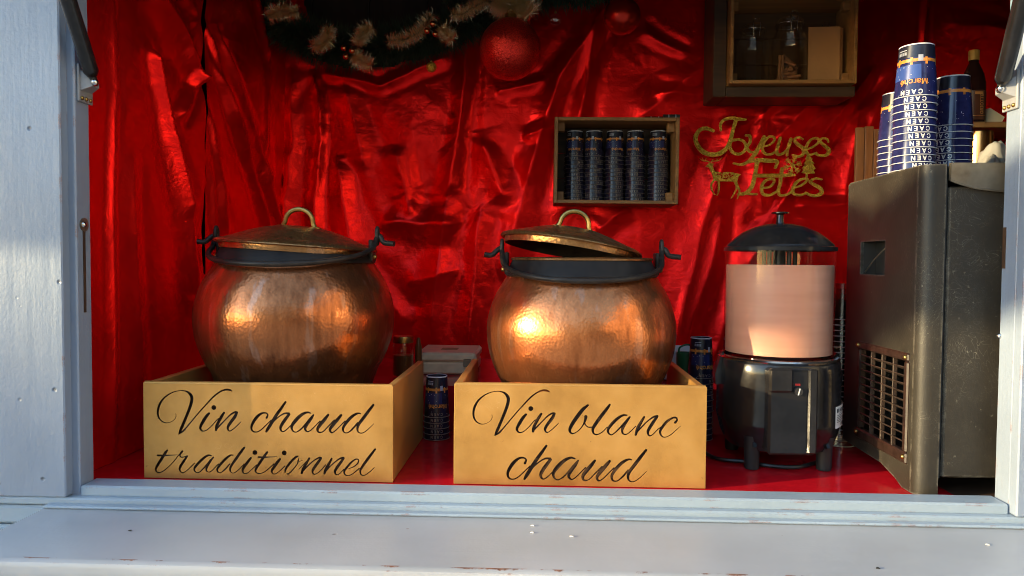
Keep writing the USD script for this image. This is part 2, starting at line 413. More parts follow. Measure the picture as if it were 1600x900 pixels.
M['copper_lid'] = copper('brown_copper_lid', (.20, .085, .03), (.48, .23, .085), .0005)

def foil():
    n = {'g': ('geometry', {}), 'n': ('noise_texture', {'scale': 30.0, 'detail': 5.0, 'roughness': .6, 'distortion': 1.0}), 'n2': ('noise_texture', {'scale': 6.0, 'detail': 3.0}),
         'mp': ('mapping', {'scale': (14, 14, 90)}), 'cr': ('noise_texture', {'scale': 1.0, 'detail': 3.0}),
         'm': ('math', {'math_type': 'multiply_add', 'value2': .35}),
         'b': ('bump', {'strength': .6, 'distance': .0028}), 'rr': ('map_range', {'from_min': .3, 'from_max': .7, 'to_min': .24, 'to_max': .36}),
         'p': ('principled_bsdf', {'base_color': (.97, .008, .007), 'metallic': .76, 'specular_ior_level': .3})}
    return mat('red_metallic_foil', n, [('g.position', 'n.vector'), ('g.position', 'n2.vector'), ('g.position', 'mp.vector'), ('mp.vector', 'cr.vector'), ('cr.fac', 'm.value1'), ('n.fac', 'm.value3'), ('m.value', 'b.height'), ('b.normal', 'p.normal'), ('n2.fac', 'rr.value'), ('rr.result', 'p.roughness')])
M['foil'] = foil()

def glitter(name, c0, c1, scale, spread, metal=.45):
    n = {'g': ('geometry', {}), 'v': ('voronoi_texture', {'scale': scale}), 's': ('separate_color', {}),
         'r': ('rgb_ramp', {'ramp': [(.0, c0), (.75, c1), (1.0, tuple(min(1, c * 1.5) for c in c1))]}),
         'sub': ('vector_math', {'math_type': 'subtract', 'vector2': (.5, .5, .5)}), 'sc': ('vector_math', {'math_type': 'scale', 'scale': spread}),
         'add': ('vector_math', {'math_type': 'add'}), 'nm': ('vector_math', {'math_type': 'normalize'}),
         'p': ('principled_bsdf', {'metallic': metal, 'roughness': .35})}
    return mat(name, n, [('g.position', 'v.vector'), ('v.color', 's.color'), ('s.r', 'r.fac'), ('r.color', 'p.base_color'), ('v.color', 'sub.vector1'), ('sub.vector', 'sc.vector1'), ('g.normal', 'add.vector1'), ('sc.vector', 'add.vector2'), ('add.vector', 'nm.vector1'), ('nm.vector', 'p.normal')])
M['gold_glitter'] = glitter('gold_glitter', (.62, .31, .03), (1.0, .60, .07), 700.0, 1.4, .68)
M['red_glitter'] = glitter('red_glitter', (.42, .010, .008), (.95, .045, .03), 620.0, .5, .85)
M['tinsel'] = plain('gold_tinsel', (.95, .80, .50), .16, .9)

def pane(name, tint=(1, 1, 1), rough=.03, f0=.05):
    n = {'lw': ('layer_weight', {'blend': .5}), 'pw': ('math', {'math_type': 'power', 'value2': 4.0}), 'ma': ('math', {'math_type': 'multiply_add', 'value2': .55, 'value3': f0, 'use_clamp': True}),
         't': ('transparent_bsdf', {'color': tint}), 'gl': ('glossy_bsdf', {'color': (1, 1, 1), 'roughness': rough}), 'm': ('mix_closure', {})}
    return mat(name, n, [('lw.facing', 'pw.value1'), ('pw.value', 'ma.value1'), ('ma.value', 'm.fac'), ('t.BSDF', 'm.closure1'), ('gl.BSDF', 'm.closure2')], surface='m.closure')
M['glass'] = pane('clear_glass', (.93, .94, .92), .08, .10)
M['acrylic'] = pane('clear_acrylic', (.90, .88, .86), .06, .012)
M['clear_cup'] = pane('clear_plastic_cup', (.82, .78, .75), .15, .09)
M['clear_rim'] = plain('clear_plastic_rim', (.72, .50, .40), .22, alpha=.8)

def drink():
    n = {'g': ('geometry', {}), 'mp': ('mapping', {'scale': (6, 6, 60)}), 'n': ('noise_texture', {'scale': 1.0, 'detail': 4.0}),
         'r': ('rgb_ramp', {'ramp': [(.3, (.58, .262, .165)), (.7, (.64, .305, .20))]}),
         'p': ('principled_bsdf', {'roughness': .45, 'subsurface_weight': .15, 'subsurface_scale': .01})}
    return mat('milky_chocolate', n, [('g.position', 'mp.vector'), ('mp.vector', 'n.vector'), ('n.fac', 'r.fac'), ('r.color', 'p.base_color')])
M['drink'] = drink()

def scuffed():
    n = {'g': ('geometry', {}), 'n': ('noise_texture', {'scale': 320.0, 'detail': 3.0}), 'w': ('noise_texture', {'scale': 7.0, 'detail': 6.0, 'roughness': .7}),
         'd': ('noise_texture', {'scale': 9.0, 'detail': 2.0, 'distortion': 3.0}), 'v': ('voronoi_texture', {'scale': 11.0, 'feature': 'distance_to_edge'}),
         'dv': ('vector_math', {'math_type': 'add'}),
         'line': ('map_range', {'from_min': .0, 'from_max': .012, 'to_min': 1.0, 'to_max': 0.0, 'clamp': True}),
         'wm': ('map_range', {'from_min': .48, 'from_max': .6, 'to_min': 0.0, 'to_max': 1.0, 'clamp': True}),
         'mul': ('math', {'math_type': 'multiply'}),
         'sp': ('noise_texture', {'scale': 60.0, 'detail': 5.0, 'roughness': .75}),
         'spm': ('map_range', {'from_min': .655, 'from_max': .72, 'to_min': 0.0, 'to_max': .55, 'clamp': True}),
         'mx': ('math', {'math_type': 'maximum'}),
         'tone': ('rgb_ramp', {'ramp': [(.3, (.0165, .0138, .0105)), (.7, (.032, .027, .0205))]}),
         'bev': ('bevel', {'radius': .006, 'samples': 4}), 'dot': ('vector_math', {'math_type': 'dot_product'}), 'edge': ('map_range', {'from_min': .99, 'from_max': .85, 'to_min': 0.0, 'to_max': .22, 'clamp': True}), 'es': ('math', {'math_type': 'add'}), 'mix': ('mix_color', {'blend_type': 'mix', 'b': (.19, .17, .135)}),
         'b': ('bump', {'strength': .6, 'distance': .0005}), 'p': ('principled_bsdf', {'roughness': .46, 'specular_ior_level': .34})}
    l = [('g.position', 'n.vector'), ('g.position', 'w.vector'), ('g.position', 'd.vector'), ('g.position', 'dv.vector1'), ('d.color', 'dv.vector2'), ('dv.vector', 'v.vector'), ('v.distance', 'line.value'),
         ('w.fac', 'wm.value'), ('line.result', 'mul.value1'), ('wm.result', 'mul.value2'), ('g.position', 'sp.vector'), ('bev.bevel', 'dot.vector1'), ('g.true_normal', 'dot.vector2'), ('dot.value', 'edge.value'), ('edge.result', 'es.value1'), ('sp.fac', 'es.value2'), ('es.value', 'spm.value'), ('mul.value', 'mx.value1'), ('spm.result', 'mx.value2'),
         ('w.fac', 'tone.fac'), ('tone.color', 'mix.a'), ('mx.value', 'mix.fac'), ('mix.result', 'p.base_color'), ('n.fac', 'b.height'), ('b.normal', 'p.normal')]
    return mat('scuffed_black_casing', n, l)
M['casing'] = scuffed()

# ------------------------------------------------------------------ the setting: ground, square around the stall
C = CZ - .383                   # counter height
single('ground', bx(-60, 60, -60, 30, -.2, 0, 0), M['paving'], kind='structure', smooth=False)

def house(x0, x1, y0, y1, h, roof, label, face):
    t = Thing('town_house', label, 'building', ((x0 + x1) / 2, (y0 + y1) / 2, 0))
    w = t.part('wall', bx(x0, x1, y0, y1, 0, h, 0), M['stone'], smooth=False)
    xm = (x0 + x1) / 2
    t.part('roof', hullpts([(x0 - .4, y0, h + .01), (x1 + .4, y0, h + .01), (x0 - .4, y1, h + .01), (x1 + .4, y1, h + .01), (xm, y0 + .3, h + roof), (xm, y1 - .3, h + roof)]), M['slate'], smooth=False)
    if face == 'y':
        for z in np.arange(1.4, h - 1.6, 3.0):
            for x in np.arange(x0 + 1.2, x1 - 1.0, 2.4):
                t.part('window', bx(x, x + 1.1, y1 - .03, y1 + .012, z, z + 1.7, 0), M['window_dark'], smooth=False)
    else:
        for z in np.arange(1.4, h - 1.6, 3.0):
            for y in np.arange(y0 + 1.2, y1 - 1.0, 2.4):
                t.part('window', bx(x0 - .012, x0 + .03, y, y + 1.1, z, z + 1.7, 0), M['window_dark'], smooth=False)
house(-14, -3.5, -34, -26, 9, 4, 'pale stone town house across the square, left of its neighbour', 'y')
house(-2, 13, -36, -27, 12, 4, 'tall pale stone town house across the square with a slate roof', 'y')
house(9, 19, -26, -.6, 8, 3.5, 'long pale stone town house along the right side of the square', 'x')

def chalet(x0, x1, y0, y1, h, ridge, label, yaw=0):
    t = Thing('market_chalet', label, 'chalet', ((x0 + x1) / 2, (y0 + y1) / 2, 0), group=None)
    t.part('wall', bx(x0, x1, y0, y1, 0, h, 0), M['chalet_wood'], smooth=False)
    ym = (y0 + y1) / 2
    t.part('roof', hullpts([(x0 - .25, y0 - .3, h + .01), (x1 + .25, y0 - .3, h + .01), (x0 - .25, y1 + .3, h + .01), (x1 + .25, y1 + .3, h + .01), (x0 - .25, ym, h + ridge), (x1 + .25, ym, h + ridge)]), M['chalet_wood'], smooth=False)
    return t
chalet(1.2, 5.2, -13.6, -11.4, 2.4, .9, 'brown wooden chalet straight across the lane')
chalet(6.6, 10.4, -13.0, -10.8, 2.4, .9, 'brown wooden chalet across the lane, further right')
# unseen stall added on the left, turned along the sun, its shutter shaped to shade;
# and an unseen house added far behind, roof shaped to cut the low sun
TEL = math.tan(SUN_EL)
e1 = np.array([math.sin(SUN_AZ), math.cos(SUN_AZ), 0]); e2 = np.array([-e1[1], e1[0], 0])
def su(s_, u_, z_):
    q = e1 * s_ + e2 * u_
    return (q[0], q[1], z_)
def slab(s0, s1, u0, u1, zf, th):
    return hullpts([su(a, b, zf(b) + k) for a in (s0, s1) for b in (u0, u1) for k in (0, th)])
nt = Thing('shade_stall', 'unseen pale blue market stall added on the left, its raised shutter shaped to shade', 'market stall', su(-4.4, 1.6, 0))
SH = lambda u: CZ + 5.3 * TEL + .033 - .33 * (u - 1.09)
nt.part('shutter', [hullpts([su(a, b, SH(b) + k) for a, b in q for k in (0, .02)]) for q in (((-5.3, .55), (-4.02, .55), (-5.3, 1.12), (-3.93, 1.12)), ((-5.3, 1.1202), (-3.93, 1.1202), (-5.3, 1.55), (-2.2, 1.55)))], M['paint_plain'], smooth=False)
nt.part('wall', slab(-5.5, -3.3, 1.56, 3.3, lambda u: 0.0, 1.02), M['paint_plain'], smooth=False)
for a in (-5.5, -3.4):
    nt.part('corner_post', slab(a, a + .1, 1.56, 1.66, lambda u: 1.021, 1.0), M['paint_plain'], smooth=False)
nt.part('back_wall', slab(-5.5, -3.3, 3.2, 3.3, lambda u: 1.021, 1.2), M['chalet_wood'], smooth=False)
nt.part('roof', hullpts([su(a, b, z) for a in (-5.7, -3.1) for b, z in ((1.66, 2.26), (3.5, 2.26), (2.5, 2.8), (1.66, 2.23), (3.5, 2.23))]), M['chalet_wood'], smooth=False)
fh = Thing('shade_house', 'unseen low stone house added at the far left, its roof shaped to cut the sun', 'building', su(-27, 2.5, 0))
zr = CZ + 25 * TEL
fh.part('wall', hullpts([su(a, b, z) for a in (-31, -25) for b, z in ((-1.2, 0), (6.2, 0), (-1.2, zr - 2.4), (6.2, zr - 2.4))]), M['stone'], smooth=False)
RL = [(-1.4, zr - 2.39), (.93, zr - .50), (1.1, zr - .42), (1.25, zr - .36), (1.30, zr - .315), (1.345, zr - .215), (1.6, zr - .02), (3.0, zr - .02), (6.4, zr - 2.39)]
fh.part('roof', [hullpts([su(a, b, z) for a in (-31.2, -24.9) for b, z in ((u0, zr - 2.6), (u1, zr - 2.6), (u0, z0), (u1, z1))]) for (u0, z0), (u1, z1) in zip(RL[:-1], RL[1:])], M['slate'], smooth=False)

# ------------------------------------------------------------------ the stall
Z = lambda r: CZ + r
st = Thing('market_stall', 'pale blue wooden market stall with a wide serving opening and front ledge', 'market stall', (0, 1.145, 0))
PV, PH, DW = M['paint_v'], M['paint_h'], M['dark_wood']
zt_, zs = Z(.62), Z(-.372)
# upright boards left and right of the opening
xb = -.766
st.part('front_board', bx(-1.02, xb, 1.145, 1.165, Z(-.387), zt_, .002), PV)
st.part('front_board', bx(-1.22, -1.024, 1.145, 1.165, Z(-.387), zt_, .002), PV)
xr = at(1598, 500, 1.145)[0]
st.part('front_board', bx(xr, xr + .2, 1.145, 1.165, Z(-.387), zt_, .002), PV)
st.part('front_board', bx(xr + .204, xr + .8, 1.145, 1.165, Z(-.387), zt_, .002), PV)
jl = st.part('door_jamb', [bx(-.80, -.7535, 1.163, 1.201, zs - .02, zt_, .002)], PV)
jr = st.part('door_jamb', [bx(.7285, .80, 1.163, 1.201, zs - .02, zt_, .002)], PV)
# shutter lock: oval hole and slot let into the left jamb, rubbed slot on the right one
def on_jamb(px, py, x):
    return hit(px, py, (x, 1.19, CZ), np.array([1.0, 0, 0]))
a, b_ = on_jamb(131, 351, -.7532), on_jamb(133, 488, -.7532)
lp = st.part('lock_plate', rotated(trimesh.creation.cylinder(.011, .003, sections=20), math.pi / 2, [0, 1, 0], (0, 0, 0)).apply_translation((a[0], a[1], a[2])), M['steel'], parent=jl)
st.part('lock_slot', [bx(-.7540, -.7525, a[1] - .003, a[1] + .003, b_[2], a[2] - .010, 0)], M['crate_dark'], parent=jl)
st.part('lock_bolt', ball((a[0] + .001, a[1] - .003, a[2]), .005, 2), M['chrome'], parent=jl)
a, b_ = on_jamb(1569, 385, .7282), on_jamb(1562, 525, .7282)
st.part('lock_slot', [bx(.7278, .7290, a[1] - .004, a[1] + .004, a[2] - .035, a[2] + .03, 0)], M['crate_dark'], parent=jr)
st.part('lock_bolt', ball((.7285, b_[1], b_[2]), .005, 2), M['chrome'], parent=jr)
# sill, rail, ledge, lower boards
st.part('sill', bx(-.7525, .7275, 1.160, 1.205, zs - .018, zs, .003), PH)
st.part('rail', bx(-1.22, 1.5, 1.146, 1.205, Z(-.4), Z(-.388), .0025), PH)
x0l, x1l = at(75, 801, 1.144)[0], 1.35
ledge_z = Z(-.4015)
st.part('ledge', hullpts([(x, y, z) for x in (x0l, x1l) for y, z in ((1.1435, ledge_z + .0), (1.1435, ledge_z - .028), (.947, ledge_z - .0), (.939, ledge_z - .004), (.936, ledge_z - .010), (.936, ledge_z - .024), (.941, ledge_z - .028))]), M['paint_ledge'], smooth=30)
st.part('ledge_bead', bx(x0l, x1l, 1.1300, 1.1450, Z(-.4005), Z(-.396), .002), PH)
for i in range(4):
    zt = Z(-.4025) - i * .125
    if i == 0:
        st.part('board_backing', bx(-1.22, 1.5, 1.1665, 1.175, zt - .5, zt - .004, 0), PH)
    st.part('lower_board', bx(-1.22, 1.5, 1.148, 1.166, zt - .030 if i == 0 else zt + .065, zt, .004) if i == 0 else bx(-1.22, 1.5, 1.150, 1.166, zt - .03, zt + .0915, .004), PH)
# inside: walls of dark boards, ceiling, roof, counter
LW0, LW1 = np.array([-.842, 1.23, 0]), np.array([-.792, 2.155, 0])
lwall_dir = (LW1 - LW0) / np.linalg.norm(LW1 - LW0)
ln = np.array([lwall_dir[1], -lwall_dir[0], 0.0])
BY = 2.155
def plankwall(name, p, d, length, n, z0, z1, thick, nrm):
    w = length / n
    st.part('wall_sheathing', hullpts([tuple((q + nrm * o)[:2]) + (z,) for q in (p - d * .02, p + d * (length + .02)) for o in (-.0185, -.024) for z in (z0, z1)]), DW, smooth=False)
    for i in range(n):
        q0, q1 = p + d * (i * w + .0015), p + d * ((i + 1) * w - .0015)
        off = nrm * (-thick)
        pts = [tuple((q + o)[:2]) + (z,) for q in (q0, q1) for o in (0 * nrm, off) for z in (z0, z1)]
        st.part(name, hullpts(pts), DW, smooth=False)
zc = Z(1.0)
plankwall('wall_board', LW0 - lwall_dir * .06 - ln * .03, lwall_dir, 1.03, 7, C - .4, zc, .018, ln)
plankwall('wall_board', np.array([-.86, BY + .03, 0]), np.array([1.0, 0, 0]), 2.4, 14, C - .4, zc, .018, np.array([0, -1.0, 0]))
plankwall('wall_board', np.array([1.50, 1.17, 0]), np.array([0, 1.0, 0]), 1.03, 7, C - .4, zc, .018, np.array([-1.0, 0, 0]))
st.part('ceiling', bx(-1.05, 1.6, 1.17, 2.25, zc + .002, zc + .02, 0), DW, smooth=False)
st.part('lintel', bx(-1.22, 1.55, 1.15, 1.19, zt_ + .003, zc + .3, .002), PH)
st.part('roof', hullpts([(-1.35, .85, zc + .30), (1.75, .85, zc + .30), (-1.35, 2.45, zc + .30), (1.75, 2.45, zc + .30), (-1.35, 1.65, zc + .8), (1.75, 1.65, zc + .8)]), M['chalet_wood'], smooth=False)
st.part('counter', bx(-.86, 1.49, 1.21, 2.15, C - .035, C - .0035, .002), M['crate_dark'])
st.part('back_step', bx(-.80, 1.47, 1.655, 2.15, C - .003, C + .098, .002), M['crate_dark'])
# raised shutter, hinged above the opening and held by two gas struts
fa = math.radians(60)
fl = 1.02
hz, hy = zt_ + .02, 1.14
st.part('shutter', [rotated(bx(-.80 + i * .2, -.604 + i * .2, hy - fl, hy, hz, hz + .022, .002), -fa, [1, 0, 0], (0, hy, hz)) for i in range(8)], PH)
def strut(end, px0, px1, Yo, side):
    a = at(*end); b = at(px0, px1, Yo); d = (b - a) / np.linalg.norm(b - a)
    g = st.part('gas_strut', tube([a + d * .012, a + d * .019, a + d * .022, a + d * .56], [.0075, .0115, .0118, .0118], 16, 0), M['black_plastic'])
    st.part('rod_end', tube([a - d * .004, a + d * .014], [.0045, .0065], 10, 0), M['black_satin'], parent=g)
    st.part('ball_stud', ball(a + np.array([side * .003, -.005, 0]), .0062, 2), M['chrome'], parent=g)
    top = a + d * .56
    st.part('piston_rod', tube([top, top + d * .18], [.004, .004], 8, 0), M['chrome'], parent=g)
    # bent bracket on the jamb
    s = -side
    xw = (-.753 if side > 0 else .728)
    zb = a[2]
    br = st.part('strut_bracket', [bx(xw, xw + side * .004, 1.168, 1.205, zb - .032, zb + .028, .001), hullpts([(xw, 1.170, zb + .022), (xw, 1.203, zb + .022), (xw, 1.170, zb - .016), (xw, 1.203, zb - .016), (xw + side * .02, 1.178, zb + .004), (xw + side * .02, 1.196, zb + .004), (xw + side * .02, 1.178, zb - .006), (xw + side * .02, 1.196, zb - .006)])], M['bracket'])
    for k in range(3):
        st.part('bracket_screw', ball((xw + side * .004, 1.175 + .011 * k, zb - .026), .0035, 2), M['brass'], parent=br)
strut((148, 130, 1.185), 103, -12, 1.105, 1)
strut((1563, 140, 1.185), 1592, 22, 1.105, -1)

# red glossy cloth over counter and step
xe = .685
prof = [(1.212, C), (1.645, C), (1.648, C + .1), (2.15, C + .1015)]
cl = []
for i in range(len(prof) - 1):
    (y0, z0), (y1, z1) = prof[i], prof[i + 1]
    cl.append(trimesh.Trimesh([(-.835, y0, z0), (xe, y0, z0), (xe, y1, z1), (-.80, y1, z1)], [[0, 1, 2], [0, 2, 3]], process=False))
cl.append(trimesh.Trimesh([(xe, 1.648, C + .1), (1.47, 1.648, C + .1), (1.47, 2.15, C + .1015), (xe, 2.15, C + .1015)], [[0, 1, 2], [0, 2, 3]], process=False))
cl.append(trimesh.Trimesh([(-.835, 1.208, C - .02), (xe, 1.208, C - .02), (xe, 1.212, C), (-.835, 1.212, C)], [[0, 1, 2], [0, 2, 3]], process=False))
single('counter_cloth', cl, M['counter'], 'red glossy oilcloth covering the counter and the step at its back', 'tablecloth', smooth=False)

# ------------------------------------------------------------------ crumpled red foil on the walls
def foil_sheet(label, P0, d, nrm, u0, u1, z0, z1, folds, pins, res=.0045, top=None, edge0=0., edge1=0., seed=1):
    P0 = np.asarray(P0, float)
    nu, nv = int((u1 - u0) / res) + 1, int((z1 - z0) / res) + 1
    U, V = np.meshgrid(np.linspace(u0, u1, nu), np.linspace(z0, z1, nv))
    def uv(px, py):
        h = hit(px, py, P0, nrm)
        return np.dot(h - P0, d), h[2], np.dot(h - EYE, fw) / FPX
    q = np.stack([U * 3.2, V * 2.2, np.zeros_like(U)], -1)
    # the sheet hangs loosely, so its folds wander a little
    wu, wv = (meshkit.fbm(q * 2.2, 3, seed) - .5) * .03, (meshkit.fbm(q * 2.2 + 9, 3, seed + 5) - .5) * .03
    Uw, Vw = U + wu, V + wv
    H = (meshkit.fbm(q, 3, seed + 2) - .5) * .024
    n1 = meshkit.fbm(np.stack([U * 9, V * 2.2, U * 0 + 3.3], -1), 2, seed + 7)
    H += .0030 * (1 - np.abs(2 * n1 - 1) * 2)
    n2 = meshkit.fbm(np.stack([Uw * 26 + Vw * 8, Vw * 17, U * 0 + 7.7], -1), 3, seed + 11)
    H += .0016 * (1 - np.abs(2 * n2 - 1) * 2) * np.clip(meshkit.fbm(q * 3 + 4, 2, seed + 23) * 4 - 1.6, .1, 1)
    n3 = meshkit.noise(np.stack([U * 60, V * 150, U * 0], -1), seed + 17)
    m3 = np.clip(meshkit.fbm(q * 4, 2, seed + 19) * 3 - 1.5, 0, 1)
    H += .0005 * n3 * m3
    for (x0, y0, x1, y1, w0, w1, amp) in folds:
        a0, b0, s0 = uv(x0, y0); a1, b1, s1 = uv(x1, y1)
        D = np.array([a1 - a0, b1 - b0]); ln_ = np.linalg.norm(D); D /= ln_
        t = ((Uw - a0) * D[0] + (Vw - b0) * D[1]) / ln_
        dist = -(Uw - a0) * D[1] + (Vw - b0) * D[0]
        w = (w0 * s0 + (w1 * s1 - w0 * s0) * np.clip(t, 0, 1))
        r = dist / w
        taper = np.clip((t + .12) / .24, 0, 1) * np.clip((1.12 - t) / .24, 0, 1)
        taper = taper * taper * (3 - 2 * taper)
        prof = np.exp(-np.sqrt(r * r + .03) * 1.3) - .35 * np.exp(-((r - 1.9) / .9) ** 2) - .18 * np.exp(-((r + 1.9) / .9) ** 2)
        H += amp * .00145 * prof * taper
    for (x, y, k, amp, rad) in pins:
        a0, b0, s0 = uv(x, y)
        du, dv = Uw - a0, Vw - b0
        R = np.sqrt(du * du + dv * dv) + 1e-6
        th = np.arctan2(dv, du)
        rr = R / (rad * s0)
        g = np.abs(((th * k / (2 * math.pi) + .13 * np.sin(3 * th)) % 1.0) * 2 - 1) - .5
        H += amp * .001 * (g * rr * np.exp(-rr * 1.3) * .7 - .5 * np.exp(-rr * rr * 3))
    H -= H.min() - .004 if False else 0
    H = np.clip(H, -.026, .06) + .028
    P = P0[None, None, :] + d[None, None, :] * U[..., None] + nrm[None, None, :] * H[..., None]
    P[..., 2] = V
    e = .012 * (meshkit.fbm(np.stack([V * 9, V * 0, V * 0 + seed], -1), 3, seed) - .5)
    lu = (U - u0) / (u1 - u0)
    P += d[None, None, :] * (e * ((1 - lu) ** 8 * edge0 + lu ** 8 * edge1))[..., None]
    keep = np.ones((nv - 1, nu - 1), bool)
    if top is not None:
        tp = np.interp(U[0, :-1], [uv(x, y)[0] for x, y in top], [uv(x, y)[1] for x, y in top])
        keep &= V[:-1, :-1] < tp[None, :] + .004 * np.sin(U[:-1, :-1] * 90)
    i, j = np.nonzero(keep)
    a = i * nu + j
    F = np.vstack([np.stack([a, a + 1, a + nu + 1], 1), np.stack([a, a + nu + 1, a + nu], 1)])
    m = trimesh.Trimesh(P.reshape(-1, 3), F, process=False)
    m.remove_unreferenced_vertices()
    if np.dot(m.face_normals.mean(0), nrm) < 0:
        m.invert()
    single('foil_sheet', m, M['foil'], label, 'foil sheet', 'red foil lining the stall', smooth=True)

back_folds = [
    (738, 40, 722, 180, 11, 10, 17), (722, 180, 702, 300, 11, 14, 17), (702, 300, 676, 520, 14, 20, 12),
    (958, 0, 876, 130, 13, 15, 22), (876, 130, 822, 290, 15, 18, 18), (822, 290, 790, 430, 18, 20, 10),
    (928, 50, 906, 190, 9, 12, 16), (906, 190, 884, 330, 12, 18, 12),
    (498, 120, 504, 215, 7, 7, 13), (504, 215, 499, 370, 7, 10, 11),
    (540, 140, 574, 265, 14, 20, 12), (618, 235, 640, 335, 20, 16, 15), (533, 255, 556, 395, 10, 22, 14),
    (752, 225, 788, 320, 10, 20, 14), (1352, 120, 1246, 255, 10, 12, 18), (1246, 255, 1158, 420, 12, 16, 14),
    (1308, 110, 1206, 225, 9, 12, 13), (1150, 190, 1092, 350, 14, 18, 14), (1092, 350, 1048, 540, 18, 26, 14),
    (1192, 188, 1184, 330, 7, 14, 10), (1335, 185, 1308, 320, 9, 18, 12),
    (515, 118, 600, 138, 8, 7, 11), (600, 138, 700, 92, 7, 9, 11), (1000, 55, 1066, 88, 9, 6, 9), (1018, 150, 1112, 150, 9, 8, 8),
    (1104, 96, 996, 188, 20, 24, 11), (600, 352, 716, 345, 16, 20, 12), (640, 440, 720, 420, 18, 18, 9), (1124, 330, 1072, 540, 10, 18, 12),
    (750, 330, 738, 530, 14, 22, 11), (1470, 40, 1570, 58, 14, 9, 12), (1437, -5, 1434, 90, 4, 5, 9), (1236, 325, 1316, 318, 9, 9, 10),
    (460, 130, 452, 400, 9, 12, 9), (560, 420, 640, 500, 14, 12, 8), (980, 330, 930, 360, 12, 12, 8), (820, 220, 880, 200, 8, 10, 9),
    (1225, 150, 1190, 185, 6, 6, 8), (1150, 420, 1110, 560, 12, 16, 10), (1400, 100, 1340, 230, 12, 12, 11), (775, 150, 850, 135, 9, 8, 8)]
back_pins = [(511, 114, 9, 14, 46), (722, 214, 8, 12, 46), (1196, 184, 11, 16, 52), (520, 252, 8, 11, 48), (742, 335, 9, 12, 50), (1196, 330, 8, 9, 40), (1010, 118, 7, 8, 46), (640, 300, 9, 10, 42), (905, 330, 8, 9, 50), (1500, 75, 7, 10, 50)]
foil_sheet('crumpled red metallic foil covering the back wall behind the two cauldrons', (0, BY, 0), np.array([1.0, 0, 0]), np.array([0, -1.0, 0]), -.764, 1.47, C + .095, Z(.80), back_folds, back_pins,
           top=[(380, -60), (470, -50), (492, 84), (520, 106), (600, 112), (680, 92), (735, 66), (752, -50), (1700, -60)], edge0=2.5, seed=3)
left_folds = [(218, -20, 262, 60, 26, 26, 24), (262, 60, 296, 132, 26, 14, 24), (212, 80, 238, 200, 9, 14, 22), (238, 200, 268, 330, 14, 24, 24), (268, 330, 284, 480, 24, 30, 15),
              (296, 112, 264, 182, 10, 10, 13), (152, 0, 150, 700, 10, 10, 8), (180, 250, 196, 600, 12, 16, 8), (282, 480, 300, 430, 12, 10, 10)]
left_pins = [(300, 36, 9, 12, 40), (296, 118, 9, 10, 30)]
def lu_of(px, py=350):
    return np.dot(hit(px, py, LW0, ln) - LW0, lwall_dir)
foil_sheet('smooth red metallic foil on the left wall beside the door jamb', LW0, lwall_dir, ln, -.005, lu_of(303), C + .001, Z(.80), left_folds, left_pins, edge1=2.5, seed=21)
fan = [(306, 44, 362, 250, 5, 10, 12), (326, 60, 424, 360, 5, 14, 14), (308, 180, 342, 360, 5, 10, 10), (318, 110, 402, 360, 5, 12, 13), (310, 260, 335, 520, 8, 12, 9), (380, 0, 400, 90, 10, 12, 12), (400, 100, 395, 300, 9, 12, 8), (420, 20, 425, 180, 6, 8, 8)]
foil_sheet('red foil on the rear left wall with creases fanning from its top corner', LW0, lwall_dir, ln, lu_of(307), lu_of(429), C + .001, Z(.80), fan, [(306, 40, 12, 10, 60)], edge0=1.5, edge1=4.0, seed=33)

# ------------------------------------------------------------------ gold boxes with stencilled fronts
V_STROKES = [[(447, 510, 6), (450, 560, 9), (420, 610, 8), (350, 650, 10), (280, 655, 14), (215, 620, 20), (175, 560, 28), (165, 480, 34), (185, 390, 36), (235, 300, 30), (310, 230, 22), (400, 180, 16), (490, 157, 13), (570, 155, 16), (640, 180, 34), (690, 240, 50), (695, 310, 50), (665, 420, 48), (610, 560, 46), (560, 680, 46), (520, 770, 44), (490, 835, 12)],
             [(490, 835, 12), (560, 785, 30), (620, 720, 22), (720, 600, 20), (830, 470, 20), (930, 360, 22), (1040, 245, 24), (1140, 170, 24), (1220, 140, 30), (1280, 142, 34), (1320, 160, 20)],
             [(965, 510, 38), (920, 560, 50), (870, 640, 52), (838, 700, 44), (830, 745, 36), (865, 785, 20), (930, 770, 16), (1010, 700, 16), (1080, 620, 16), (1110, 590, 16)],
             [(1200, 500, 36), (1160, 560, 48), (1110, 650, 48), (1085, 710, 50), (1075, 770, 36)],
             [(1080, 760, 20), (1140, 690, 26), (1220, 610, 20), (1300, 530, 26), (1370, 490, 30), (1400, 495, 38)],
             [(1400, 495, 40), (1370, 560, 52), (1310, 640, 50), (1265, 710, 44), (1260, 755, 30), (1290, 785, 18), (1350, 750, 16), (1420, 685, 16), (1465, 640, 10)]]
V_DOTS = [(1040, 418, 38)]
